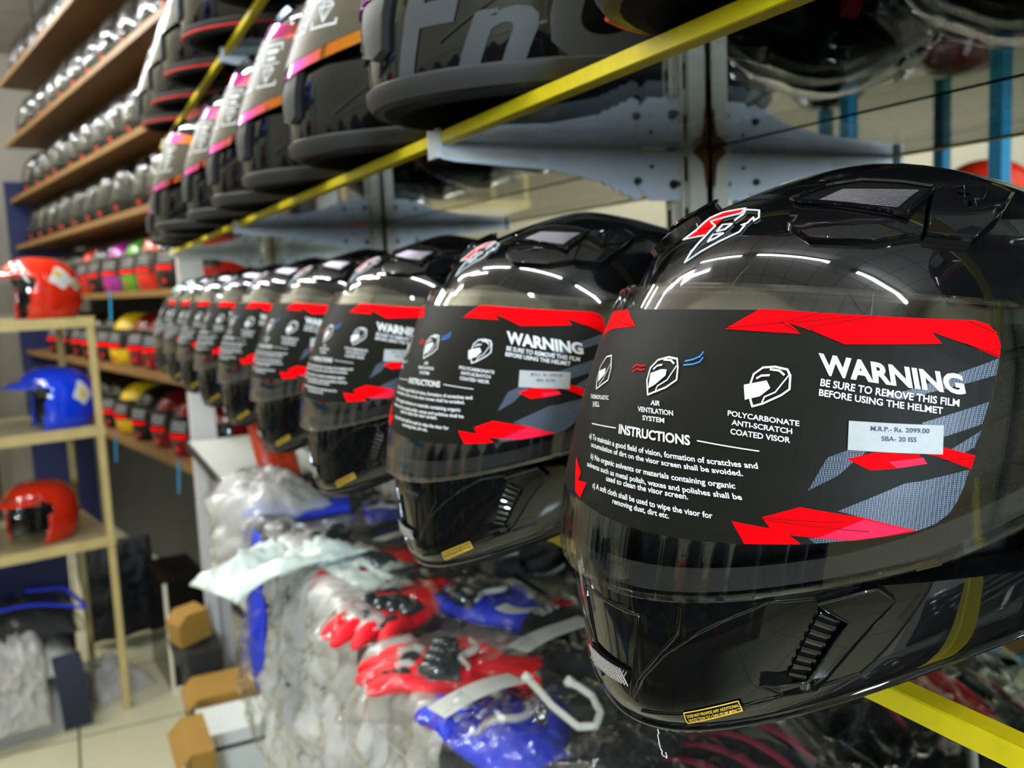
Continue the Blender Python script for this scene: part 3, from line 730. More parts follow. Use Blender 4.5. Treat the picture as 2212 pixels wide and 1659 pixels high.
    V, F = fill2d([c], 3, 12); conform(mb, V, F, lambda p: S.pt(np.radians(p[:, 0]), p[:, 1] / 1000, np.full(len(p), .0012)), 1)
    for k in range(15):
        for sg in (-1, 1):
            x = -8 + k * 13 / 14; P = np.array([(x - sg * 1.2, 925.), (x + sg * 1.2, 944.)])
            mb.tube(list(S.pt(np.radians(P[:, 0]), P[:, 1] / 1000, np.full(2, .0022))), .00035, 4)
    mb.build('chin_grille', ['mesh_metal', 'ink'], root)
    # badge on the brow: red and black, outlined in white
    mb = MB(); fd = lambda off: (lambda q: S.pt(np.radians(q[:, 0]), q[:, 1] / 1000, np.full(len(q), off)))
    V, F = fill2d([SHELL['logored']], 3, 12); conform(mb, V, F, fd(.0004), 0)
    V, F = fill2d([SHELL['logored2']], 3, 12); conform(mb, V, F, fd(.0004), 0)
    for k in ('logow1', 'logow2', 'logow3', 'logow4'):
        P = np.array(SHELL[k], float)
        if k == 'logow1': P = np.vstack([P])
        mb.tube(list(fd(.0006)(np.array([P[i] + (P[i + 1] - P[i]) * u / 3 for i in range(len(P) - 1) for u in range(3)] + [P[-1]]))), .00042, 5, 1)
    mb.build('brow_badge', ['red_print', 'white_print'], root, smooth=False, fix=False)
    mb = MB(); c = SHELL['chinlabel']; V, F = fill2d([c], 3, 10); conform(mb, V, F, fd(.0005), 0)
    b = np.array(c, float); cc = b.mean(0); b2 = cc + (b - cc) * .93
    for i in range(4): mb.tube(list(fd(.0007)(np.array([b2[i] + (b2[(i + 1) % 4] - b2[i]) * u / 4 for u in range(5)]))), .00022, 4, 1)
    for k, body in (('chint1', 'DOES NOT PROVIDE ANY ADDITIONAL'), ('chint2', 'PROTECTION TO CHIN FROM IMPACTS.')):
        p0, p1, tp = [np.array(q) for q in SHELL[k]]; V, F, w = text2d(body, .02); e = p1 - p0; up = tp - p0
        conform(mb, np.array([p0 + e * x + up * y * .9 for x, y in V]), F, fd(.0008), 1)
    cl = mb.build('chin_label', ['ink', 'gold_print'], root, smooth=False, fix=False); cl['label'] = 'small yellow lettered chin label'
    return root
racer0 = racer_helmet()
RZ = math.pi
ROWN = 9
racers = []
for i in range(ROWN):
    r = racer0 if i == 0 else copy_tree(racer0)
    r.location = rel(.3648, .3122 + i * .2525, -.1856); r.rotation_euler = (0, 0, RZ)
    lab = ['glossy black helmet with warning film, nearest and largest on the lower glass shelf',
           'glossy black helmet with warning film right beside the largest helmet'][i] if i < 2 else \
          'glossy black warning film helmet, %s from the near end of the lower shelf' % ordinal(i) if i < ROWN - 2 else \
          ('black helmet with mint brow mark, last but one of the lower shelf' if i == ROWN - 2 else 'black helmet with mint brow mark, farthest of the lower shelf')
    tag(r, lab, 'helmet', 'black helmets along the lower glass shelf'); racers.append(r)
mb = MB(); V, F = fill2d([[(-4, 395), (-14, 380), (-20, 330), (-8, 345), (4, 330), (22, 318), (26, 345), (14, 385), (8, 372)]], 4, 15)
conform(mb, V, F, lambda q: racer.pt(np.radians(q[:, 0]), q[:, 1] / 1000, np.full(len(q), .0016)))
mint_mesh = mb.mesh('mint_brow_mark', 'mint', smooth=False, fix=False)
for r in racers[-2:]:
    o = bpy.data.objects.new('brow_mark', mint_mesh); COL.objects.link(o); o.parent = r
mb = MB(); random.seed(4); p = Vector((.158, .013, .002)); P = [p.copy()]
for k in range(26):
    p = p + Vector((random.uniform(-.0006, .0006), random.uniform(-.0016, .0016) if k > 6 else 0, -.0009 if k < 18 else random.uniform(-.001, .0012))); P.append(p.copy())
mb.tube(P, .00022, 5); th = mb.build('loose_thread', 'thread', racers[0]); th['label'] = 'white loose thread under the chin'
# ------------------------------------------------------------------ helmets of the upper glass shelves
TOUR = [(0.246, 0.0000, 0.0000, 0.0000), (0.2440, 0.0301, 0.0332, 0.0288), (0.2390, 0.0504, 0.0634, 0.0538), (0.2310, 0.0762, 0.0916, 0.0782), (0.2180, 0.1043, 0.1170, 0.0961), (0.2050, 0.1192, 0.1322, 0.1064),
        (0.1852, 0.1296, 0.1445, 0.1143), (0.1753, 0.1338, 0.1507, 0.1172), (0.1478, 0.1452, 0.1602, 0.1217), (0.1133, 0.1604, 0.1657, 0.1237), (0.0788, 0.1733, 0.1641, 0.1227), (0.0522, 0.1792, 0.1554, 0.1197),
        (0.0246, 0.1794, 0.1467, 0.1157), (0.0059, 0.1773, 0.1389, 0.1108), (0.0000, 0.1730, 0.1339, 0.1068)]
tour = Shape(TOUR, arch=.0, n=2.15, h0=.06, rake=.12, round_=.05)
def tour_pt(a, h, off): return tour.pt(np.asarray(a), tour.t_at(np.asarray(h)), np.asarray(off))
def touring_helmet(lettering=True):
    root = empty('touring_helmet'); S = tour
    port = (math.radians(62), .185, .078)
    mb = shell_mesh(S, MB(), np.concatenate([np.linspace(0, .16, 7), np.linspace(.18, .97, 26), [.985, 1.]]), 80, port)
    for h in port[1:]:
        aa = np.linspace(-port[0], port[0], 40); t = np.full(40, S.t_at(h)); mb.grid(np.array([S.pt(aa, t), S.pt(aa, t, np.full(40, -.012))]))
    ht = lambda a: 0 * a
    for s in (1, -1):
        ridge(S, mb, [(70, 560), (95, 640), (125, 700)], .0012, side=s); ridge(S, mb, [(52, 905), (75, 800), (105, 760), (140, 740)], .0014, side=s)
    mb.build('shell', 'black_gloss', root, angle=60)
    liner_mesh(S, MB(), cols=48).build('liner', 'liner', root)
    mb = MB(); aa = np.linspace(-math.pi, math.pi, 90)
    rows = [tour_pt(aa, np.full(90, h), np.full(90, o)) for h, o in ((.014, 0), (.0125, .003), (.006, .0040), (.0010, .0035), (-.0045, .001))]
    rows.append(S.pt(aa, np.full(90, 1.)) * [.93, .93, 1]+[0,0,-.0045]); mb.grid(np.array(rows)); mb.build('rim_trim', 'grey_matte', root, angle=35)
    # tinted mirror visor with its film
    va = math.radians(74); n = 60; av = np.linspace(-va, va, n)
    lo = lambda a: .070 + .03 * (np.abs(a) / va) ** 2.2; hi = lambda a: .196 - .02 * (np.abs(a) / va) ** 2
    G = [tour_pt(av, lo(av) + (hi(av) - lo(av)) * v, np.full(n, .0075)) for v in np.linspace(0, 1, 12)]
    G2 = [tour_pt(av, lo(av) + (hi(av) - lo(av)) * v, np.full(n, .0052)) for v in np.linspace(0, 1, 12)]
    v = MB().grid(np.array(G + G2[::-1] + G[:1])).build('mirror_visor', 'iridium', root)
    fm = lambda off: (lambda q: tour_pt(q[:, 0] / 150., q[:, 1] / 1000., np.full(len(q), off)))
    mb = MB(); outl = [(-172, 104), (-183, 122), (-183, 150), (-174, 164), (-90, 174), (0, 178), (90, 174), (174, 164), (183, 150), (183, 122), (172, 104), (100, 87), (0, 80), (-100, 87)]
    V, F = fill2d([outl], 6, 15); conform(mb, V, F, fm(.0080), 0)
    def pr(poly, mi, off=.0083): 
        V, F = fill2d(poly if isinstance(poly[0][0], (tuple, list, np.ndarray)) else [poly], 6, None); conform(mb, V, F, fm(off), mi)
    for cx in (28, 74, 120):
        w, b, t = 17, 112, 162; box = [(cx - w, b), (cx + w, b), (cx + w, t), (cx - w, t), (cx - w, b)]
        pr(stroke2d(box, 2.0), 1); pr(stroke2d([(cx - w, 138), (cx + w, 138)], 1.6), 1)
        pr([(cx - 11, 151), (cx + 11, 151), (cx + 11, 156.5), (cx - 11, 156.5)], 1); pr([(cx - 8, 142.5), (cx + 8, 142.5), (cx + 8, 147), (cx - 8, 147)], 1)
        if cx == 28:
            circ = [(cx + 8 * math.cos(t_), 125 + 8 * math.sin(t_)) for t_ in np.linspace(0, 2 * math.pi, 17)]; pr(stroke2d(circ, 1.6), 1)
        else:
            pr(stroke2d([(cx - 10, 130), (cx - 6, 134.5), (cx + 6, 134.5), (cx + 10, 130), (cx, 116), (cx - 10, 130), (cx + 10, 130)], 1.4), 1)
            pr(stroke2d([(cx - 4, 134), (cx - 4, 130), (cx, 116), (cx + 4, 130), (cx + 4, 134)], 1.1), 1)
    pr([(6, 92), (32, 92), (36, 108), (6, 108)], 2, .0084)
    pr([(14, 94), (22, 93), (26, 98), (20, 103), (16, 106)], 1, .0086)
    decal_text(mb, ('VISOR', (20, 165), (66, 165), (20, 171)), fm(.0083), 1, .03)
    mb.build('film_sticker', ['tan_film', 'white_print', 'orange_print'], v, smooth=False, fix=False)
    # matt cheek plates with vents
    for s in (1, -1):
        mb = MB(); raised(S, mb, [(18, 800), (30, 700), (36, 650), (40, 665), (35, 760), (33, 900), (28, 915), (20, 900)], .006, .05, 0, s, rim=.0008)
        cp = mb.build('cheek_plate', 'black_matte', root, angle=50)
        mb = MB()
        for k in range(4): mb.tube(list(S.pt(np.radians(np.array([8, 14, 20.])) * s, np.array([.80 + .03 * k, .795 + .03 * k, .80 + .03 * k]), np.full(3, .002))), .0022, 6)
        mb.build('mouth_vent', 'grey_matte', root)
        mb = MB(); raised(S, mb, [(14, 310), (30, 280), (38, 330), (34, 400), (18, 390)], .006, .1, 0, s); mb.build('top_vent', 'black_trim', root, angle=50)
    if lettering:
        mb = MB(); fd = lambda q: S.pt(q[:, 0] / 130., q[:, 1] / 1000., np.full(len(q), .0010))
        for body, x0, x1, b in (('F', 84, 120, 960), ('n', 128, 165, 960), ('U', 172, 235, 955)):
            V, F, w = text2d(body, .03); bm = bmesh.new()
            vs = [bm.verts.new((x0 + (x1 - x0) * x + 18 * y, b - 240 * y * (.62 if body == 'n' else .9), 0)) for x, y in V]
            for f in F:
                try: bm.faces.new([vs[i] for i in f])
                except ValueError: pass
            V, F = _slice(bm, 6, 20); conform(mb, V, F, fd)
        mb.build('side_lettering', 'grey_print', root, smooth=True, fix=False)
    mb = MB()
    for s in (1, -1): mb.tube([(.02, s * .08, .05), (.02, s * .07, .02), (.03, s * .05, .006), (.045, s * .03, .002), (.05, s * .004, .002)], .008, 8, flat=.22)
    mb.build('chin_strap', 'fabric_red', root)
    mb = MB()
    for s in (1, -1): mb.tube(list(S.pt(np.radians(np.linspace(20, 120, 14)) * s, np.full(14, .985), np.full(14, .0045))), .0016, 6)
    mb.build('red_piping', 'fabric_red', root)
    return root
tour0 = touring_helmet()
uppers = []
#        x, y, yaw away from the aisle (deg)
UP = [(.42, .0, 20), (.415, .32, 27), (.40, .645, 27), (.40, .92, 27), (.40, 1.195, 27), (.40, 1.47, 27), (.395, 1.745, 27), (.365, 2.03, 27), (.40, 2.31, 27), (.40, 2.585, 27)]
lbl = ['matt trimmed black helmet at the camera end of the middle glass shelf', 'black helmet with red piping cut off by the top edge, above the nearest helmet',
       'black helmet with large dark grey side lettering, biggest on the middle shelf',
       'black helmet with gold mirror visor just left of the lettered helmet', 'second gold visor helmet on the middle shelf counted from the lettered one',
       'third gold visor helmet on the middle shelf counted from the lettered one', 'gold visor helmet almost hidden behind the third gold visor',
       'gold visor helmet on the middle shelf pushed forward past the yellow edge', 'ninth helmet along the middle glass shelf', 'last helmet at the far end of the middle glass shelf']
for i, (x, y, a) in enumerate(UP):
    o = tour0 if i == 0 else copy_tree(tour0)
    o.location = rel(x, y, Z_MID + .0075); o.rotation_euler = (0, 0, math.pi - math.radians(a)); tag(o, lbl[i], 'helmet', 'black helmets on the middle glass shelf'); uppers.append(o)
for k, o in enumerate(uppers):
    for c in [c for c in o.children if (c.name.startswith('red_piping') and k > 1) or (c.name.startswith('side_lettering') and k != 2)]: bpy.data.objects.remove(c)
tour1 = uppers[1]
dark_mesh = None
for i in range(7):
    o = copy_tree(tour1)
    for c in list(o.children):
        if c.name.startswith('mirror_visor'):
            for f in list(c.children): bpy.data.objects.remove(f)
            if dark_mesh is None: dark_mesh = c.data.copy(); dark_mesh.materials.clear(); dark_mesh.materials.append(M['carbon'])
            c.data = dark_mesh; c.name = 'dark_visor'; y = .80 + .30 * i
    o.location = rel(.40, y, Z_TOP + .0075); o.rotation_euler = (0, 0, math.pi - math.radians(34))
    tag(o, 'black helmet on the highest glass shelf, %s from the near end' % ordinal(i), 'helmet', 'black helmets on the highest glass shelf')
# ------------------------------------------------------------------ wooden rack beyond the glass shelves, with film-wrapped helmets
RD = np.array([-.193, .981]); RD /= np.linalg.norm(RD); RN = np.array([RD[1], -RD[0]])          # along the rack, and from the front edge to the back
RX0 = 1.12
def rack_pt(u, w, z): 
    """u: distance along the front edge (metres of world y), w: depth behind the edge, z relative to the camera."""
    y = u; x = RX0 + u * RD[0] / RD[1]
    return np.array([x + RN[0] * w, y + RN[1] * w, z + EYE])
R_ANG = math.atan2(RD[1], RD[0]) - math.pi / 2
def rbox(mb, u0, u1, w0, w1, z0, z1, mi=0):
    k = 1 / RD[1]; return mb.box(w0, w1, u0 * k, u1 * k, z0 + EYE, z1 + EYE, mi)
def rplace(o): o.location = (RX0, 0, 0); o.rotation_euler = (0, 0, R_ANG); return o
R_Z = [k * RX0 for k in (1.255, .915, .597, .325, .019, -.293, -.603)]
U0, U1, RDEP = 3.50, 6.90, .37
for i, z in enumerate(R_Z):
    r = rplace(rbox(MB(), U0, U1, .012, RDEP - .002, z - .022, z).build('wooden_shelf', 'wood', smooth=False))
    rbox(MB(), U0, U1, 0, .0118, z - .026, z + .002).build('front_lip', 'wood_lip', r, smooth=False)
    tag(r, 'long brown wooden shelf board of the far rack, %s from the top' % ordinal(i), 'shelf', 'wooden shelf boards of the far rack')
for k in range(8):
    ua = U0 - .06 + (U1 + .09 - U0) * k / 8; ub = U0 - .06 + (U1 + .09 - U0) * (k + 1) / 8; mb = MB(); rbox(mb, (ua - ub) / 2, (ub - ua) / 2, 0, .02, FLOOR, CEIL - .01)
    o = rplace(mb.build('wall_behind_rack_%d' % (k + 1), 'wall_dark', smooth=False)); struct(o); c = rack_pt((ua + ub) / 2, RDEP + .06, 0); o.location = (c[0], c[1], 0)
tag(rplace(rbox(MB(), U1 + .002, U1 + .026, -.03, RDEP - .002, FLOOR, R_Z[1] - .24).build('rack_side_board', 'navy_panel', smooth=False)), 'dark navy end panel at the far end of the wooden rack', 'panel')

BAG_T = [(.250, 0, 0, 0), (.246, .05, .05, .045), (.234, .085, .09, .075), (.205, .118, .125, .102), (.16, .140, .150, .118), (.11, .155, .158, .123), (.06, .165, .152, .118), (.02, .160, .138, .108), (0, .150, .13, .100)]
bagS = Shape(BAG_T, arch=.01, n=2.1, h0=.06, rake=.1, round_=.05)
def wrapped_helmet(color, film, cover=True):
    root = empty('wrapped_helmet'); S = bagS; port = (math.radians(65), .17, .075)
    shell_mesh(S, MB(), np.linspace(0, 1, 16), 32, port).build('shell', color, root, angle=60)
    mb = MB(); aa = np.linspace(-math.pi, math.pi, 24, endpoint=False)
    mb.grid(np.array([S.pt(aa, np.full(24, t)) * [f, f, 1] for t, f in ((1, .97), (.8, .86), (.5, .84), (.3, .75), (.1, .4))]), True); mb.build('liner', 'liner', root)
    av = np.linspace(-1.25, 1.25, 20); fn = lambda q, o: S.pt(q[:, 0], S.t_at(q[:, 1]), np.full(len(q), o))
    G = [S.pt(av, S.t_at(np.full(20, .066 + .02 * 0 + .118 * v)) , np.full(20, .006)) for v in np.linspace(0, 1, 6)]
    v = MB().grid(np.array(G)).build('visor', 'visor_clear', root)
    if film:
        mb = MB(); V, F = fill2d([[(-.9, .085), (.9, .085), (.95, .16), (-.95, .16)]], .15, None); conform(mb, V, F, lambda q: fn(q, .0065), 0)
        V, F = fill2d([[(-.1, .078), (.6, .078), (.7, .093), (-.2, .096)]], .15, None); conform(mb, V, F, lambda q: fn(q, .0075), 1)
        for k in range(4):
            y = .108 + .011 * k; V, F = fill2d([[(-.55, y), (.6, y), (.6, y + .0022), (-.55, y + .0022)]], .15, None); conform(mb, V, F, lambda q: fn(q, .0075), 2)
        mb.build('visor_film', ['film', 'red_print', 'white_print'], v, smooth=False, fix=False)
    mb = MB(); V, F = fill2d([[(.095 * math.cos(t) + .35, .033 + .0115 * math.sin(t)) for t in np.linspace(0, 6.28, 10)[:-1]]]); conform(mb, V, F, lambda q: fn(q, .004)); 
    mb.build('red_badge', 'red_tag', root, smooth=False, fix=False)
    if cover:
        random.seed(len(color)); aa = np.linspace(-math.pi, math.pi, 40, endpoint=False); rows = []
        for k, t in enumerate(np.linspace(.0, .97, 14)):
            off = np.array([.0085 + .007 * noise.noise((4 * math.cos(a), 4 * math.sin(a), 6 * t + len(color))) + .005 * abs(math.sin(a * 3.5 + t * 5)) for a in aa])
            rows.append(S.pt(aa, np.full(40, t), np.maximum(off, .0078)))
        mb = MB().grid(np.array(rows), True)
        mb.build('plastic_cover', 'bag_film', root)
    return root
protos = {}
def place_wrapped(color, film, row, u, word, w=.165, cover=True, yaw=0.):
    key = (color, film, cover)
    if key not in protos: o = protos[key] = wrapped_helmet(color, film, cover)
    else: o = copy_tree(protos[key])
    p = rack_pt(u, w, R_Z[row] + .003); o.location = p
    o.rotation_euler = (0, 0, math.atan2(-RN[1], -RN[0]) + yaw); return o
cname = {'black_trim': 'black', 'maroon': 'dark red', 'yellow_gloss': 'yellow', 'green_gloss': 'green', 'magenta_gloss': 'magenta', 'red_gloss': 'red', 'black_matte': 'matt black', 'fabric_navy': 'navy'}
rng = random.Random(11)
N_U = 13
rows = {0: ['black_trim'] * 13, 1: ['black_trim'] * 13, 2: ['black_trim'] * 13, 3: ['maroon'] * 2 + ['black_trim'] * 11,
        4: ['red_gloss', 'black_trim', 'red_gloss', 'green_gloss', 'magenta_gloss', 'black_trim', 'red_gloss', 'black_trim', 'black_trim', 'black_matte', 'black_matte', 'black_matte', 'black_matte'],
        5: ['black_trim', 'red_gloss', 'maroon', 'maroon', 'yellow_gloss', 'black_trim', 'black_trim', 'black_trim', 'black_trim', 'black_trim'],
        6: ['maroon', 'maroon', 'maroon', 'black_trim', 'yellow_gloss', 'black_trim', 'black_trim', 'black_trim']}
for row, cols in rows.items():
    for k, c in enumerate(cols):
        u = 3.68 + .286 * k
        if row == 0 and k < 4 or k > 10: continue
        if any(abs(u - d - .008) < .12 for d in ()): continue
        film = row >= 4
        o = place_wrapped(c, film, row, u, '', w=.192 + rng.uniform(-.008, .008), cover=(row < 5), yaw=rng.uniform(-.06, .06))
        tag(o, '%s helmet on the %s wooden board from the top, %s from its near end' % (cname[c], ordinal(row), ordinal(k - 4 if row == 0 else k)), 'helmet', 'helmets on the far wooden rack')
# blue shelf tags hanging from the wooden boards
for (px, i, w) in ((4.6, 4, .0), (4.75, 6, .0), (3.8, 6, .0)):
    p = rack_pt(px, -.004, R_Z[i] + .01); mb = MB()
    d = np.array([*(RD * .03), -.14]); d2 = np.array([*(RD * .028), 0])
    n = np.array([-RN[0], -RN[1], 0]) * .0012
    P = [p, p + d2, p + d2 + d, p + d]; mb.add([q for q in P] + [q + n for q in P], [(0, 1, 2, 3), (7, 6, 5, 4), (0, 4, 5, 1), (1, 5, 6, 2), (2, 6, 7, 3), (3, 7, 4, 0)])
    tag(mb.build('price_strip', 'cyan_tag', smooth=False), 'light blue price strip on the %s wooden board, %s' % (ordinal(i), {4.6: 'left of the white post', 4.75: 'beside the stand leg', 3.8: 'low by the white post'}[px]), 'tag', 'blue price strips on the wooden rack')

o = MB().box(-.88, -.50, 6.95, 7.3, 0, EYE + 1.15).build('dark_cabinet', 'dark_void', smooth=False); tag(o, 'tall dark cabinet past the far end of the wooden rack', 'cabinet')
# ------------------------------------------------------------------ cream stand with three open-face helmets
ST_O = np.array([.105, 3.75]); EX = np.array([.982, .188]); EX /= np.linalg.norm(EX); EY = np.array([-EX[1], EX[0]])
def st(x, y, z): p = ST_O + EX * x + EY * y; return np.array([p[0], p[1], z + EYE])       # x to the right along the front, y to the back
ST_ANG = math.atan2(EX[1], EX[0]); W_, D_ = .80, .58
def stbox(mb, x0, x1, y0, y1, z0, z1, mi=0):
    P = [st(x, y, z) for x in (x0, x1) for y in (y0, y1) for z in (z0, z1)]
    mb.add(P, [(0, 1, 3, 2), (4, 6, 7, 5), (0, 4, 5, 1), (2, 3, 7, 6), (0, 2, 6, 4), (1, 5, 7, 3)], mi); return mb
stand = empty('display_stand', (ST_O[0], ST_O[1], 0)); inv = Matrix.Translation((-ST_O[0], -ST_O[1], 0))
def stpart(mb, name, m):
    mb.v = [(v[0] - ST_O[0], v[1] - ST_O[1], v[2]) for v in mb.v]; return mb.build(name, m, stand, smooth=False)
for x in (-W_, 0):
    for y in (0, D_):
        mb = MB(); stbox(mb, x - .028, x, y, y + .004, FLOOR, -.07); stbox(mb, x - .004 if x == 0 else x - .028, x if x == 0 else x - .024, y, y + .028, FLOOR, -.07); stpart(mb, 'leg', 'stand')
ST_Z = (-.07, -.485, -.915)
for z in ST_Z:
    mb = MB(); stbox(mb, -W_ - .026, -.001, .001, D_ + .02, z - .004, z, 1)
    for y0, y1 in ((-.004, .0), (D_ + .024, D_ + .028)): stbox(mb, -W_ - .028, 0, y0, y1, z - .036, z + .002)
    for x0, x1 in ((-.001, .003), (-W_ - .032, -W_ - .028)): stbox(mb, x0, x1, 0, D_ + .026, z - .036, z + .002)
    stpart(mb, 'shelf', ['stand', 'stand_shelf'])
tag(stand, 'cream painted steel stand with three shelves holding open-face helmets', 'stand')
OPEN_T = [(.232, 0, 0, 0), (.229, .045, .048, .042), (.218, .08, .087, .073), (.192, .113, .122, .102), (.155, .130, .145, .119), (.11, .135, .152, .124), (.06, .132, .148, .122), (.02, .127, .135, .114), (0, .122, .125, .108)]
openS = Shape(OPEN_T, arch=.0, n=2.05, h0=.05, rake=.04, round_=.02)
def open_helmet(color, peak, patches):
    root = empty('open_face_helmet'); S = openS
    aa = np.linspace(-math.pi, math.pi, 72, endpoint=False); tt = np.linspace(0, 1, 30); P = S.pt(*np.meshgrid(aa, tt)); mb = MB(); mb.v = [tuple(p) for p in P.reshape(-1, 3)]
    for i in range(29):
        for j in range(72):
            a = abs((aa[j] + math.pi / 72 + math.pi) % (2 * math.pi) - math.pi); h = float(S.fh((tt[i] + tt[i + 1]) / 2))
            if h < .158 and a < math.radians(66 - 10 * max(0, (.09 - h) / .09) + 14 * max(0, (h - .1) / .06)): continue
            mb.f.append((i * 72 + j, i * 72 + (j + 1) % 72, (i + 1) * 72 + (j + 1) % 72, (i + 1) * 72 + j)); mb.m.append(0)
    bm_shell = mb.build('shell', color, root, angle=60); sm = bm_shell.modifiers.new('thickness', 'SOLIDIFY'); sm.thickness = .006; sm.offset = -1
    mb = MB(); rows_ = [S.pt(aa, np.full(72, t)) * [f, f, 1] for t, f in ((1, .94), (.9, .9), (.7, .88), (.45, .88), (.3, .84), (.12, .6))]
    rows_ = np.array(rows_); keep = [j for j in range(72) if abs((aa[j] + math.pi) % (2 * math.pi) - math.pi) > math.radians(62)]
    mb.grid(rows_[:, [*range(keep.index(max(keep)) + 1)] if False else keep[len([k for k in keep if aa[k] < 0]):] + keep[:len([k for k in keep if aa[k] < 0])]]); mb.build('liner', 'liner', root)
    av = np.linspace(-1.2, 1.2, 30); G = []
    for v in np.linspace(0, 1, 9):
        h = .19 - .165 * v; p = S.pt(av, S.t_at(np.full(30, h)), np.full(30, .006)); p[:, 0] += (.025 + .03 * math.sin(v * 2.4)) * np.cos(av) ** 2; G.append(p)
    MB().grid(np.array(G)).build('visor', 'visor_clear', root)
    if peak:
        mb = MB(); av = np.linspace(-.95, .95, 24); G = []
        for k, (dx, dz) in enumerate(((0, .004), (.03, .0), (.055, -.012), (.055, -.016), (.03, -.005), (0, -.002))):
            p = S.pt(av, S.t_at(np.full(24, .176)), np.full(24, .002)); p[:, 0] += dx * np.cos(av) ** .7; p[:, 2] += dz; G.append(p)
        mb.grid(np.array(G)); mb.build('peak', color, root)
    for s in (1, -1):
        mb = MB(); raised(S, mb, [(52, 480), (60, 470), (76, 600), (72, 640), (60, 560)], .007, .1, 0, s); mb.build('pivot_cover', 'black_trim', root, angle=40)
    for (ca, ct, ra, rt, m) in patches:
        mb = MB(); random.seed(int(ct)); poly = [(ca + ra * math.cos(t) * (1 + .22 * math.sin(3 * t)), ct + rt * math.sin(t) * (1 + .18 * math.cos(4 * t))) for t in np.linspace(0, 2 * math.pi, 25)[:-1]]
        V, F = fill2d([poly], 5, 30); conform(mb, V, F, lambda q: S.pt(np.radians(q[:, 0]), q[:, 1] / 1000, np.full(len(q), .0012 if m.endswith('white') else .002)))
        mb.build('side_sticker', m, root, smooth=False, fix=False)
    return root
pt = [(112, 520, 17, 120, 'sticker_white'), (136, 600, 10, 70, 'sticker_white'), (108, 470, 6, 45, 'sticker_yellow'), (134, 600, 6, 40, 'sticker_yellow')]
pb = [(122, 585, 15, 130, 'sticker_white'), (120, 600, 5, 60, 'sticker_yellow')]
for color, peak, pa, x, y, z, dyaw, lab in (
        ('red_gloss', True, pt, -.150, .16, ST_Z[0], 4, 'shiny red open-face helmet with white and yellow patches on top of the cream stand'),
        ('blue_gloss', True, pb, -.135, .16, ST_Z[1], 2, 'shiny blue open-face helmet on the middle shelf of the cream stand'),
        ('red_gloss', True, [(140, 560, 12, 150, 'sticker_white')], -.225, .17, ST_Z[2], 32, 'shiny red open-face helmet on the lowest shelf of the cream stand')):
    o = open_helmet(color, peak, pa); o.location = st(x, y, z + .002); o.rotation_euler = (0, 0, ST_ANG + math.pi + math.radians(dyaw)); tag(o, lab, 'helmet', 'open-face helmets on the cream stand')
mb = MB(); c = st(-.44, .10, ST_Z[2]); mb.box(c[0] - .05, c[0] + .05, c[1] - .02, c[1] + .02, c[2] + .002, c[2] + .065)
tag(mb.build('card_box', 'sticker_white', smooth=False), 'small white box beside the red helmet on the lowest stand shelf', 'box')
# ------------------------------------------------------------------ counter under the helmets, with bagged gloves
Z_C = -.458
cb = empty('counter', rel(0, 0, Z_C))
MB().box(.315, .588, -1.45, 2.95, -.022, 0).build('counter_top', 'card', cb, smooth=False)
MB().box(.309, .3148, -1.45, 2.95, -.024, .001).build('front_edge', 'black_matte', cb, smooth=False)
MB().box(.56, .588, -1.45, 2.95, FLOOR - Z_C, -.0222).build('back_panel', 'wall_dark', cb, smooth=False)
for y in (-1.43, .0, 1.46, 2.90): MB().box(.322, .358, y - .018, y + .018, FLOOR - Z_C, -.0222).build('leg', 'white_metal', cb, smooth=False)
tag(cb, 'long pale counter with black front edge under the helmet shelf', 'counter')

def pillow(w, l, t, seed, wr=.012, fold=None, nx=34, ny=44, flatb=True, corner=.0):
    """A crinkled plastic bag: two sheets sealed along the edges; fold = (y, angle, radius) bends the far part down."""
    xs, ys = np.linspace(-1, 1, nx), np.linspace(-1, 1, ny); top = np.zeros((ny, nx, 3)); bot = np.zeros((ny, nx, 3)); o = Vector((seed * 7.3, seed * 3.1, seed * 1.7))
    for j, v in enumerate(ys):
        for i, u in enumerate(xs):
            e = (1 - abs(u) ** 3) * (1 - abs(v) ** 3); p = Vector((u * w * 7, v * l * 7, 0)) + o
            n1 = noise.turbulence(p * 1.2, 3, False) - .6; n2 = 1 - abs(noise.noise(Vector((p.x * 2.9, p.y * 1.5, seed)))) * 2.6; n3 = noise.noise(p * 5.5)
            x = u * w / 2 * (1 - .05 * noise.noise(p * .8 + o)) ; y = v * l / 2 * (1 - .05 * noise.noise(p * .7 - o))
            h = t * e ** .6 + wr * (n1 * 1.2 + n2 * 1.0 + n3 * .4) * (.35 + .65 * e)
            top[j, i] = (x, y, max(h, .0009) + .0006); bot[j, i] = (x, y, -.0004 if flatb else -max(h, .001) * .8)
    mb = MB(); mb.grid(np.concatenate([top]), False, 0); mb.grid(bot, False, 0, True)
    k = nx * ny
    ring = [i for i in range(nx)] + [j * nx + nx - 1 for j in range(1, ny)] + [(ny - 1) * nx + i for i in range(nx - 2, -1, -1)] + [j * nx for j in range(ny - 2, 0, -1)]
    for a, b in zip(ring, ring[1:] + ring[:1]): mb.f.append((a, b, k + b, k + a)); mb.m.append(0)
    if fold:
        y0, ang, r = fold; out = []
        for x, y, z in mb.v:
            if y > y0:
                s_ = y - y0; a = min(s_ / r, ang); rr = r + z; rest = max(0, s_ - r * ang)
                out.append((x, y0 + rr * math.sin(a) + rest * math.cos(a), -r + rr * math.cos(a) - rest * math.sin(a)))
            else: out.append((x, y, z))
        mb.v = out
    return mb
def bag_obj(mb, name, m): return mb.build(name, m, angle=180)
def put(o, x, y, z, rz=0., rx=0., ry=0.): o.location = rel(x, y, z); o.rotation_euler = (rx, ry, rz); return o

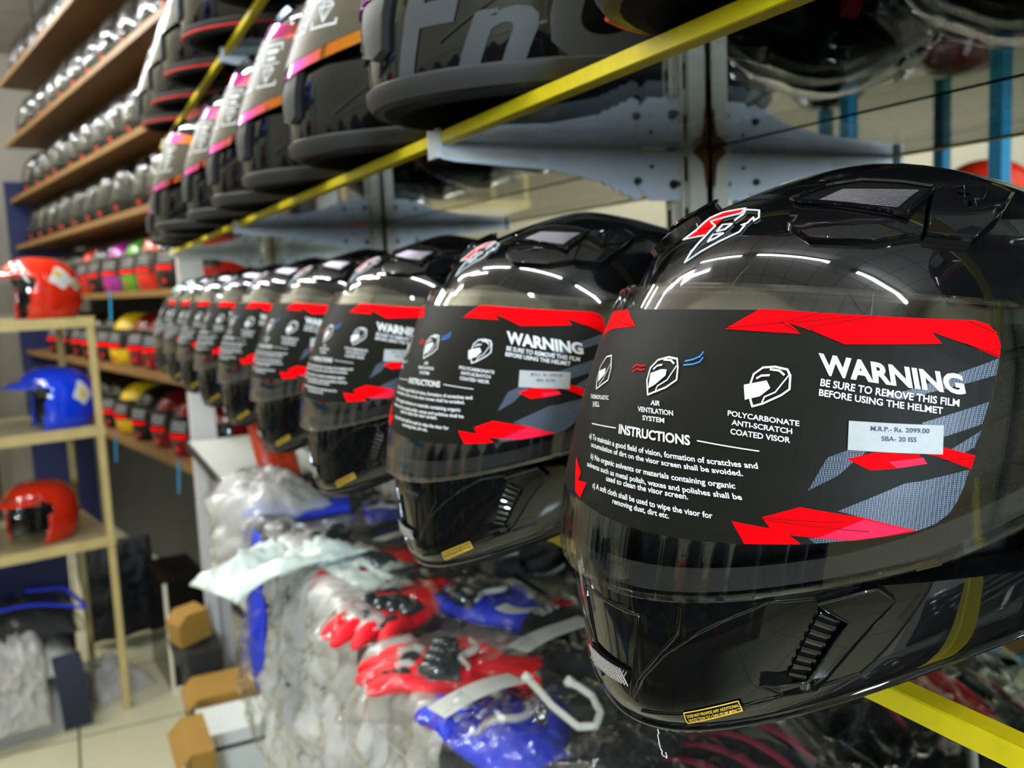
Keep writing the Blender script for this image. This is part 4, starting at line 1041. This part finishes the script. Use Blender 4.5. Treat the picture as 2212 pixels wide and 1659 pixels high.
def glove_parts(color, guard=True, wave=True, label=False):
    root = empty('riding_glove')
    mb = MB(); n = 18
    G = []
    for x, wy, tz in ((-.052, .036, .017), (-.03, .034, .016), (0, .037, .017), (.03, .043, .018), (.06, .046, .018), (.085, .044, .016), (.098, .036, .011)):
        G.append([(x, wy * math.cos(a) * (1 + .0), .019 + tz * math.sin(a)) for a in np.linspace(0, 2 * math.pi, n, endpoint=False)])
    mb.grid(np.array(G), True); mb.f.append(tuple(range(n))); mb.m.append(0)
    for k, (y, L, sp) in enumerate(((-.033, .072, -.10), (-.011, .086, -.02), (.012, .080, .05), (.034, .060, .14))):
        P = [(.078 + L * s_, y + L * s_ * sp, .020 + .010 * math.sin(s_ * 2.4) - .010 * s_ * s_) for s_ in (0, .2, .4, .6, .8, .95, 1.02)]
        mb.tube(P, [.0118, .0122, .0115, .0120, .0108, .0085, .004], 10, flat=.92)
    P = [(.012 + .052 * s_, -.034 - .040 * math.sin(s_ * 1.5), .018) for s_ in (0, .25, .5, .75, 1, 1.06)]
    mb.tube(P, [.014, .0138, .0128, .0125, .010, .005], 10)
    mb.build('hand', color, root)
    mb = MB(); G = []
    for x, wy, tz in ((-.105, .047, .019), (-.10, .050, .021), (-.06, .044, .019), (-.045, .039, .018)):
        G.append([(x, wy * math.cos(a), .021 + tz * math.sin(a)) for a in np.linspace(0, 2 * math.pi, n, endpoint=False)])
    mb.grid(np.array(G), True); mb.build('cuff', 'fabric_black', root)
    for k, y in enumerate((-.03, -.010, .011, .032)):
        mb = MB(); P = [(.094 + .014 * s_ + (.06 if False else 0), y, .0335 + .002 * math.sin(3 * s_)) for s_ in (0, .5, 1, 1.6, 2.2)]
        mb.tube(P, [.004, .0075, .008, .007, .003], 8, flat=.7); mb.build('finger_guard', 'fabric_black' if k % 2 else 'grey_rubber', root)
    if guard:
        mb = MB()
        for k, y in enumerate((-.031, -.010, .011, .032)):
            G = [[(.070 + .017 * math.cos(f) * math.cos(a), y + .0105 * math.cos(f) * math.sin(a), .037 + .012 * math.sin(f)) for a in np.linspace(0, 2 * math.pi, 12, endpoint=False)] for f in np.linspace(0, 1.5, 6)]
            mb.grid(np.array(G), True)
        G = [[(.040 + .035 * q, .041 * math.cos(a), .023 + .0195 * math.sin(a)) for a in np.linspace(.35, math.pi - .35, 12)] for q in np.linspace(0, 1, 4)]
        mb.grid(np.array(G)); mb.build('knuckle_guard', 'carbon', root)
    if wave:
        mb = MB(); P = [(.036 + .006 * math.sin(y * 120), y, .0445 - .3 * y * y / .04 * .04) for y in np.linspace(-.040, .040, 22)]
        mb.tube(P, [.002 + .0022 * math.sin(math.pi * k / 21) for k in range(22)], 8); mb.build('wave_trim', 'grey_rubber', root)
    if label:
        mb = MB(); mb.box(-.075, -.052, -.034, -.012, .0418, .0424, 0); mb.box(-.075, -.052, -.012, .030, .0418, .0424, 1)
        for body, y0, y1, mi in (('SS', -.032, -.014, 2), ('SIDO', -.010, .028, 3)):
            V, F, w = text2d(body, .04); mb.add([(-.072 + .017 * y, y1 + (y0 - y1) * x, .0427) for x, y in V], F, mi)
        mb.build('label', ['fabric_red', 'ink', 'ink', 'white_print'], root, smooth=False, fix=False)['label'] = 'red and white lettered patch'
    return root
GL = [('fabric_red', 1, 0, 0, .405, 1.135, math.atan2(-.54, -.84), 'red and black padded glove in clear plastic on the counter, left of the blue glove'),
      ('fabric_blue', 1, 1, 1, .495, 1.03, math.radians(112), 'blue and black glove with knuckle cups, pale wave and red white patch'),
      ('fabric_red', 1, 1, 0, .392, .85, math.radians(146), 'red glove with a grey palm nearest the camera on the counter'),
      ('fabric_blue', 0, 1, 0, .345, .70, math.radians(96), 'blue glove hanging at the counter edge beneath the nearest red glove'),
      ('fabric_blue', 1, 1, 0, .44, 1.76, math.radians(165), 'blue glove with a pale wave at the far end of the counter'),
      ('fabric_black', 1, 0, 0, .44, 1.46, math.radians(150), 'black glove in clear plastic in the middle of the counter'),
      ('fabric_black', 0, 1, 0, .50, 1.25, math.radians(20), 'black glove with pale wave behind the red glove'),
      ('fabric_red', 1, 0, 0, .46, 1.33, math.radians(190), 'small red glove tucked behind the front red glove'),
      ('fabric_black', 1, 1, 0, .50, .80, math.radians(150), 'black glove under the second helmet beside the steel rack post'),
      ('fabric_blue', 0, 1, 0, .50, 1.56, math.radians(70), 'dark blue glove flat against the mirror foot'),
      ('fabric_black', 0, 0, 0, .42, 2.05, math.radians(150), 'black glove at the far corner of the counter'),
      ('fabric_black', 1, 1, 0, .47, .30, math.radians(150), 'black glove with hard knuckles under the nearest helmet')]
gz = {2: .012, 7: .0, 0: .004}
gl_proto = {}
for i, (c, g, w, l, x, y, a, lab) in enumerate(GL):
    key = (c, g, w, l)
    if key not in gl_proto: gl_proto[key] = o = glove_parts(*key)
    else: o = copy_tree(gl_proto[key])
    put(o, x, y, Z_C + .002 + gz.get(i, 0), a); tag(o, lab, 'glove', 'bagged gloves on the counter')
    b = bag_obj(pillow(.15, .30, .050, 3 + i, .011), 'plastic_bag', 'bag')
    put(b, x, y, Z_C + .0012 + gz.get(i, 0), a - math.pi / 2); b.location.x += .02 * math.cos(a); b.location.y += .02 * math.sin(a)
    bl = ['around the big red glove left of the lettered blue glove', 'around the lettered blue glove', 'around the red glove nearest the camera', 'around the blue glove at the counter edge', 'around the farthest blue glove', 'around the black glove in the middle of the counter',
          'around the black glove behind the big red one', 'around the small red glove', 'around the black glove beside the steel post', 'around the dark blue glove at the mirror foot', 'around the black glove at the far corner', 'around the black glove under the nearest helmet']
    tag(b, 'crinkled clear plastic bag ' + bl[i], 'plastic bag', 'clear bags around the gloves')
# bags draped over the counter edge (bend down to the aisle): x is across, so turn the bag's length towards -x
DR = [(1.42, .24, .46, .022, .05, 'bag_thick', 'fabric_navy', 'cloudy plastic bag with a navy pack hanging over the counter edge, mid length'),
      (1.16, .24, .46, .020, .025, 'bag_thick', None, 'cloudy empty plastic bag hanging below the big red glove'),
      (.90, .24, .44, .020, .03, 'bag_thick', None, 'clear plastic bag hanging at the near part of the counter edge'),
      (1.86, .30, .34, .05, .12, 'bag_thick', None, 'bulging clear bag over the counter edge near the white post'),
      (1.66, .15, .46, .030, .03, 'bag', 'fabric_blue', 'clear bag with a bright blue pack hanging over the edge'),
]
for i, (y, w, l, t, on, m, inner, lab) in enumerate(DR):
    y0 = -l / 2 + on; x = .315 + y0
    b = bag_obj(pillow(w, l, t, 31 + i, .019, (y0, 1.5, .03), 40, 60, False), 'hanging_bag', m); put(b, x, y, Z_C + .031 + .006 * (i % 2), math.pi / 2); tag(b, lab, 'plastic bag', 'bags draped over the counter edge')
    if inner:
        q = bag_obj(pillow(w * .66, l * .62, t * .5, 61 + i, .006, (y0 + .02, 1.5, .03), 20, 30, False), 'folded_garment', inner); put(q, x + .02, y, Z_C + .033 + .006 * (i % 2), math.pi / 2); tag(q, ('navy' if inner == 'fabric_navy' else 'bright blue') + ' folded garment inside a bag over the counter edge', 'garment')
b = bag_obj(pillow(.22, .22, .012, 77, .018, (.0, .42, .2), 40, 40, False), 'mailing_bag', 'bag_white'); put(b, .265, 1.40, Z_C + .04, math.radians(100), 0, math.radians(8))
tag(b, 'pale greenish white plastic mailing bag sticking out over the aisle', 'bag')
b = bag_obj(pillow(.13, .34, .012, 78, .006), 'flat_bag', 'bag_white'); put(b, .375, 1.36, Z_C + .03, math.radians(10), 0, .1); tag(b, 'flat pale green bag lying along the counter edge', 'bag')
# card strips
for i, (x0, y0, x1, y1, w, h) in enumerate(((.285, .775, .385, .80, .03, .05), (.40, .83, .52, .885, .028, .062), (.40, 1.30, .52, 1.40, .022, .066), (.50, 1.18, .56, 1.14, .03, .07), (.455, .985, .475, .93, .02, .06))):
    d = np.array([x1 - x0, y1 - y0]); L = np.linalg.norm(d); mb = MB(); n = 10
    G = [[(L * u, w * v - w / 2, .006 * math.sin(u * 3 + i) + s_) for u in np.linspace(0, 1, n)] for v, s_ in ((0, 0), (1, 0), (1, .0008), (0, .0008), (0, 0))]
    mb.grid(np.array(G)); o = put(mb.build('card_strip', 'card'), x0, y0, Z_C + h, math.atan2(d[1], d[0]))
    tag(o, ['pale header card at the counter edge below the red glove', 'pale header card between the near red glove and the big helmet', 'pale card strip beyond the big red glove', 'pale clip card under the second helmet', 'small white card on the lettered blue glove'][i], 'card', 'header cards of the glove bags')
# black packs with maroon and white stripes under the nearest helmet
M['fabric_maroon'] = mat('maroon_fabric', (.22, .01, .035), .6, bump=.2, bump_scale=200)
for i, (x, y, w, l, a, st_) in enumerate(((.455, .60, .24, .30, 20, 'fabric_maroon'), (.47, .44, .26, .26, 60, 'grey_rubber'), (.46, .16, .26, .30, 95, 'fabric_maroon'), (.46, -.12, .24, .28, 80, 'grey_rubber'))):
    r = empty('knee_guard', rel(x, y, Z_C + .001), math.radians(a)); pillow(w * .86, l * .86, .045, 90 + i, .006, None, 28, 28).build('pad', 'fabric_black', r)
    for k in range(5):
        xx = -.06 + .03 * k; mb = MB(); P = [(xx + .01 * math.sin(t * 2), -.085 + .11 * t, .050 - .012 * (2 * t - 1) ** 2) for t in np.linspace(0, 1, 9)]
        mb.tube(P, [.002] + [.0045] * 7 + [.002], 8, flat=.4); mb.build('stripe', st_, r)
    tag(r, ['black padded guard with maroon stripes under the chin of the nearest helmet', 'black padded guard with pale bars right of the white rope', 'black padded guard with maroon stripes under the yellow edge', 'black padded guard with pale bars at the camera end'][i], 'pad', 'padded guards on the counter')
    b = bag_obj(pillow(w, l, .062, 101 + i, .014), 'plastic_bag', 'bag'); put(b, x, y, Z_C + .0006, math.radians(a)); tag(b, 'clear crinkled bag around the ' + ['maroon striped guard under the chin', 'pale barred guard right of the rope', 'maroon striped guard by the yellow edge', 'pale barred guard at the camera end'][i], 'plastic bag', 'clear bags around the guards')
mb = MB(); P = [(.36, .728, .085), (.362, .715, .082), (.366, .690, .072), (.376, .662, .062), (.390, .655, .062), (.403, .668, .066), (.407, .688, .072), (.400, .702, .078), (.392, .708, .082)]
cv = []
for a, b in zip(P[:-1], P[1:]): cv += [np.array(a) + (np.array(b) - np.array(a)) * k / 4 for k in range(4)]
mb.tube([c + [0, 0, 0] for c in cv], .0036, 8)
for e in (0, len(cv) - 1): mb.tube([cv[e] + [-.005, 0, 0], cv[e] + [0, 0, .001], cv[e] + [.005, 0, 0]], [.003, .006, .003], 8)
o = mb.build('rope_handle', 'rope'); o.location = rel(0, 0, Z_C); tag(o, 'white knotted rope loop handle left of the nearest helmet chin', 'rope')
o = bag_obj(pillow(.20, .26, .06, 120, .012), 'shopping_bag', 'bag'); put(o, .40, .70, Z_C + .0004, .4); tag(o, 'crumpled plastic shopping bag under the white rope loop', 'plastic bag')
mb = MB(); pk = pillow(.10, .15, .02, 130, .004, None, 16, 20, False)
M['orange_red'] = mat('orange_red_print', (.85, .06, .015), .4, noise_amt=.6, noise_scale=25)
r = put(pk.build('blister_pack', 'orange_red'), .40, 2.03, Z_C + .095, math.radians(20), math.radians(70)); tag(r, 'red and orange packet standing near the far end of the counter', 'packet')
# ------------------------------------------------------------------ cartons and packs on the floor
def carton(name, x0, x1, y0, y1, z0, z1, m, lab, lid=None, cat='box'):
    r = empty(name, rel((x0 + x1) / 2, (y0 + y1) / 2, z0)); w, d, h = (x1 - x0) / 2, (y1 - y0) / 2, z1 - z0
    mb = MB(); e = .006
    P = [(-w, -d), (w, -d), (w, d), (-w, d)]
    mb.prism(P, 2, 0, h - .05 if lid else h)
    mb.build('body', m, r, smooth=False)
    if lid:
        MB().box(-w + .01, w - .01, -d + .01, d - .01, h - .05, h - .035).build('gap_shade', 'ink', r, smooth=False)  # ink-black strip puts the shade of the gap under the lid into colour
        mb = MB(); mb.box(-w - .004, w + .004, -d - .004, d + .004, h - .035, h); mb.build('lid', lid, r, smooth=False)
    else:
        mb = MB(); mb.prism([(-w, h), (-w - .03, h - .03), (-w - .032, h - .034), (-w, h - .004)], 1, -d, d); mb.build('flap', m, r, smooth=False)
    tag(r, lab, cat); return r
carton('white_carton', .225, .41, 2.28, 2.44, FLOOR, -1.10, 'white_carton', 'tall white lidded carton on the floor below the hanging bags', 'white_carton')
carton('cardboard_box', .165, .215, 2.0, 2.2, FLOOR, -1.0, 'carton', 'open mustard brown cardboard box in front of the white carton')
carton('cardboard_box', .235, .40, 2.46, 2.62, FLOOR, -1.08, 'carton', 'brown cardboard box behind the white carton')
carton('gap_filler_box', .235, .33, 2.68, 2.92, FLOOR, -1.035, 'black_matte', 'black filler box put in for the dark gap below the folded card box')  # added black box stands in for the dark gap under the folded box
mb = MB(); mb.prism([(-.04, -.045), (.055, -.03), (.045, .055), (-.02, .05), (-.045, .02)], 1, 0, .09); o = mb.build('brown_folder', 'carton', smooth=False); put(o, .265, 2.74, -.93, .3)
o.location.z = EYE - 1.035 + .046; tag(o, 'mustard brown folded card box standing on the black filler box', 'box')
r = empty('computer_tower', rel(.335, 4.02, FLOOR), .1)
MB().box(-.09, .09, -.2, .2, .0, .46).build('case', 'black_trim', r, smooth=False)
mb = MB()
for a, b in ((-.092, -.078), (.078, .092)): mb.box(a, b, -.206, -.2, 0, .46)
mb.box(-.078, .078, -.206, -.2, .30, .325); mb.box(-.078, .078, -.206, -.2, .0, .02); mb.build('front_frame', 'steel', r, smooth=False)
tag(r, 'black computer tower with a grey front frame on the floor behind the stand', 'computer')
b = bag_obj(pillow(.34, .46, .17, 141, .03, None, 30, 36), 'kit_bag', 'fabric_black'); put(b, .13, 4.62, FLOOR + .30, .2, math.radians(74)); b.location.z = EYE + FLOOR + .235
tag(b, 'dark grey slouching kit bag on the floor behind the stand leg', 'bag')
o = MB(); stbox(o, -.80, -.10, .42, .56, FLOOR, -1.0); o = o.build('navy_board', 'navy_panel', smooth=False); tag(o, 'dark navy board standing under the lowest stand shelf', 'board')
PK = [(-.46, .20, .62, .40, .20, 0.0, 'bag_thick', 'lowest of the clear wrapped packs under the cream stand'), (-.44, .20, .60, .38, .14, .205, 'bag_thick', 'middle clear wrapped pack under the cream stand'), (-.40, .20, .56, .36, .12, .355, 'bag', 'topmost clear wrapped pack with blue strap under the cream stand')]
for i, (x, y, w, l, t, dz, m, lab) in enumerate(PK):
    c = st(x, y, FLOOR + dz); j = pillow(w * .90, l * .88, t * .82, 150 + i, .01, None, 26, 24).build('folded_jacket', 'fabric_navy' if i < 1 else 'fabric_black' if i == 2 else 'white_carton'); j.location = c + np.array([0, 0, .004]); j.rotation_euler = (0, 0, ST_ANG)
    tag(j, ['navy folded jacket in the lowest pack under the stand', 'pale folded jacket in the middle pack under the stand', 'black folded jacket in the top pack under the stand'][i], 'jacket', 'folded jackets under the stand')
    b = bag_obj(pillow(w, l, t, 160 + i, .016, None, 36, 30), 'plastic_bag', m); b.location = c + np.array([0, 0, .002]); b.rotation_euler = (0, 0, ST_ANG); tag(b, lab, 'plastic bag', 'wrapped packs under the stand')
mb = MB(); P = [st(-.62 + .50 * u, .045 + .04 * math.sin(u * 3), FLOOR + .43 + .055 * math.sin(u * 3.1)) for u in np.linspace(0, 1, 14)] + [st(-.12, .10, FLOOR + .44), st(-.17, .16, FLOOR + .50), st(-.3, .18, FLOOR + .51)]
o = mb.tube(P, .010, 8, flat=.6).build('strap', 'fabric_blue'); tag(o, 'bright blue strap looped on the top wrapped pack', 'strap')
b = bag_obj(pillow(.30, .42, .05, 171, .03, (-.12, 1.4, .05), 34, 44, False), 'hanging_bag', 'bag_thick'); b.location = st(-.44, -.09, FLOOR + .36); b.rotation_euler = (0, 0, ST_ANG + math.pi); tag(b, 'cloudy plastic sheet trailing to the floor in front of the packs', 'plastic bag')
mb = MB(); G = [[st(-.27 + .10 * u + .02 * v, -.035 - .03 * math.sin(v * 3) - dd, FLOOR + .30 - .29 * v) for u in (0, .33, .66, 1)] for dd in (0, .004) for v in np.linspace(0, 1, 10)]
mb.grid(np.array(G[:10] + G[10:][::-1] + G[:1])); o = mb.build('hanging_strap', 'fabric_navy'); tag(o, 'wide dark strap hanging from the packs to the floor', 'strap')
b = bag_obj(pillow(.24, .34, .10, 172, .025, None, 30, 34), 'plastic_bag', 'bag_thick'); b.location = st(-.02, .30, FLOOR + .002); b.rotation_euler = (0, 0, .5); tag(b, 'bulging cream coloured bag on the floor beside the stand leg', 'plastic bag')
# ------------------------------------------------------------------ the other side of the aisle, seen in the mirror and in the gloss
ob = empty('blue_steel_stand', rel(-1.12, 1.98, FLOOR))
for x in (-.20, .20):
    for y in (-.48, .0, .48): MB().box(x - .018, x + .018, y - .018, y + .018, 0, 2.25).build('leg', 'blue_steel', ob, smooth=False)
for z in (.55, 1.1, 1.62, 2.02):
    mb = MB()
    for x in (-.20, .20): mb.box(x - .012, x + .012, -.462, -.018, z - .03, z); mb.box(x - .012, x + .012, .018, .462, z - .03, z)
    for y in (-.48, 0, .48): mb.box(-.182, .182, y - .012, y + .012, z - .03, z)
    mb.box(-.188, .188, -.47, .47, z + .0005, z + .006, 1)
    mb.build('shelf', ['blue_steel', 'wood'], ob, smooth=False)
tag(ob, 'blue painted steel shelf stand across the aisle, seen in the mirror', 'stand')
ops = [('red_gloss', 2.03, -1.09, 2.22, 'red helmet on the top of the blue stand across the aisle'), ('blue_gloss', 2.03, -1.09, 1.74, 'blue helmet on the top of the blue stand across the aisle'),
       ('red_gloss', 1.63, -1.09, 1.645, 'red helmet on the middle shelf of the blue stand'), ('yellow_gloss', 1.63, -1.09, 2.22, 'yellow helmet on the middle shelf of the blue stand'),
       ('maroon', 1.11, -1.09, 1.74, 'dark red helmet on the lower shelf of the blue stand'), ('black_trim', 1.11, -1.09, 2.22, 'black helmet on the lower shelf of the blue stand')]
for c, z, x, y, lab in ops:
    key = (c, False, False)
    if key not in protos: o = protos[key] = wrapped_helmet(*key)
    else: o = copy_tree(protos[key])
    o.location = (x, y, z + .007); o.rotation_euler = (0, 0, .1); tag(o, lab, 'helmet', 'helmets on the blue stand')
b = pillow(.36, .44, .10, 180, .02, None, 30, 30).build('green_sack', 'green_bag'); put(b, -1.30, 1.28, .95, math.pi / 2, 0, math.pi / 2); tag(b, 'bright green sack hanging on the wall across the aisle', 'bag')
# a low wall rack of bottles and packets
wr = empty('wall_rack', rel(-1.55, .25, FLOOR))
for z in (.45, .85, 1.22): MB().box(-.14, .14, -1.2, 1.2, z - .02, z).build('shelf', 'wood', wr, smooth=False)
for y in (-1.19, 1.19): MB().box(-.14, .14, y - .01, y + .01, 0, 1.45).build('side', 'stand', wr, smooth=False)
tag(wr, 'low wooden wall rack of bottles and packets across the aisle', 'rack')
bc = ['sticker_white', 'red_gloss', 'blue_gloss', 'black_trim', 'yellow_gloss', 'wall_cream', 'orange_print', 'green_gloss']
bproto = {}
def bottle(c):
    r = empty('bottle'); mb = MB(); G = [[(q * math.cos(a), q * math.sin(a), z) for a in np.linspace(0, 2 * math.pi, 16, endpoint=False)] for q, z in ((.0, 0), (.036, 0), (.04, .01), (.04, .15), (.032, .18), (.014, .20), (.014, .215))]
    mb.grid(np.array(G), True); mb.build('body', c, r); mb = MB(); G = [[(q * math.cos(a), q * math.sin(a), z) for a in np.linspace(0, 2 * math.pi, 16, endpoint=False)] for q, z in ((.017, .212), (.017, .24), (0, .24))]
    mb.grid(np.array(G), True); mb.build('cap', 'sticker_white' if c == 'black_trim' else 'ink', r); return r
bn = ['white', 'red', 'blue', 'black', 'yellow', 'cream', 'orange', 'green']
for zi, z in enumerate((.45, .85, 1.22)):
    for k in range(8):
        c = bc[(k * 3 + zi) % 8]
        if c not in bproto: bproto[c] = o = bottle(c)
        else: o = copy_tree(bproto[c])
        o.location = (-1.50, .25 - 1.0 + .28 * k, z + .001); tag(o, '%s bottle on the %s shelf of the wall rack across the aisle' % (bn[(k * 3 + zi) % 8], ['lowest', 'middle', 'top'][zi]), 'bottle', 'bottles on the wall rack')

# rail of dark jackets, added so the gloss reflects something dark
jr = empty('added_rail', rel(-1.12, .2, FLOOR))
MB().tube([(0, -1.5, 1.735), (0, 1.08, 1.735)], .012, 10).build('rail', 'steel', jr)
for y in (-1.48, 1.06): MB().tube([(0, y, 1.735), (0, y, CEIL - FLOOR)], .008, 8).build('hanger_rod', 'steel', jr)
tag(jr, 'steel rail of dark jackets added across the aisle to darken reflections', 'clothes rail')
def jacket(m):
    r = empty('added_jacket'); mb = MB(); n = 22; G = []
    for z, w, d in ((-.02, .05, .03), (-.05, .12, .045), (-.09, .215, .06), (-.2, .23, .075), (-.4, .215, .085), (-.6, .22, .09), (-.72, .225, .09), (-.725, .20, .07)):
        G.append([(w * math.copysign(abs(math.cos(a)) ** .8, math.cos(a)), d * math.sin(a) * (1 + .12 * math.sin(5 * a + z * 9)), z) for a in np.linspace(0, 2 * math.pi, n, endpoint=False)])
    mb.grid(np.array(G), True); mb.build('body', m, r)
    for s in (1, -1):
        P = [(s * (.19 + .06 * u), 0, -.11 - .55 * u) for u in np.linspace(0, 1, 8)]; MB().tube(P, [.06, .066, .062, .058, .055, .052, .05, .045], 12).build('sleeve', m, r)
    MB().tube([(.05, 0, -.02), (0, .02, .0), (-.05, 0, -.02), (0, -.03, -.005)], .016, 8, closed=True).build('collar', 'fabric_black', r)
    mb = MB(); mb.tube([(0, 0, .0), (0, 0, .03), (.0, .0, .05), (.0, -.02, .066), (.0, -.02, .055)], .003, 6); mb.build('hanger_hook', 'steel', r)
    return r
jp = {}
for k in range(9):
    m = ['fabric_black', 'fabric_navy', 'black_matte'][k % 3]
    if m not in jp: o = jp[m] = jacket(m)
    else: o = copy_tree(jp[m])
    o.location = (-1.12, -1.15 + .275 * k, 1.655); o.rotation_euler = (0, 0, .12 * math.sin(k * 2.1)); tag(o, '%s jacket added across the aisle to darken reflections, %s from the camera end' % (['black', 'navy', 'dark grey'][k % 3], ordinal(k)), 'jacket', 'dark jackets added to darken reflections')
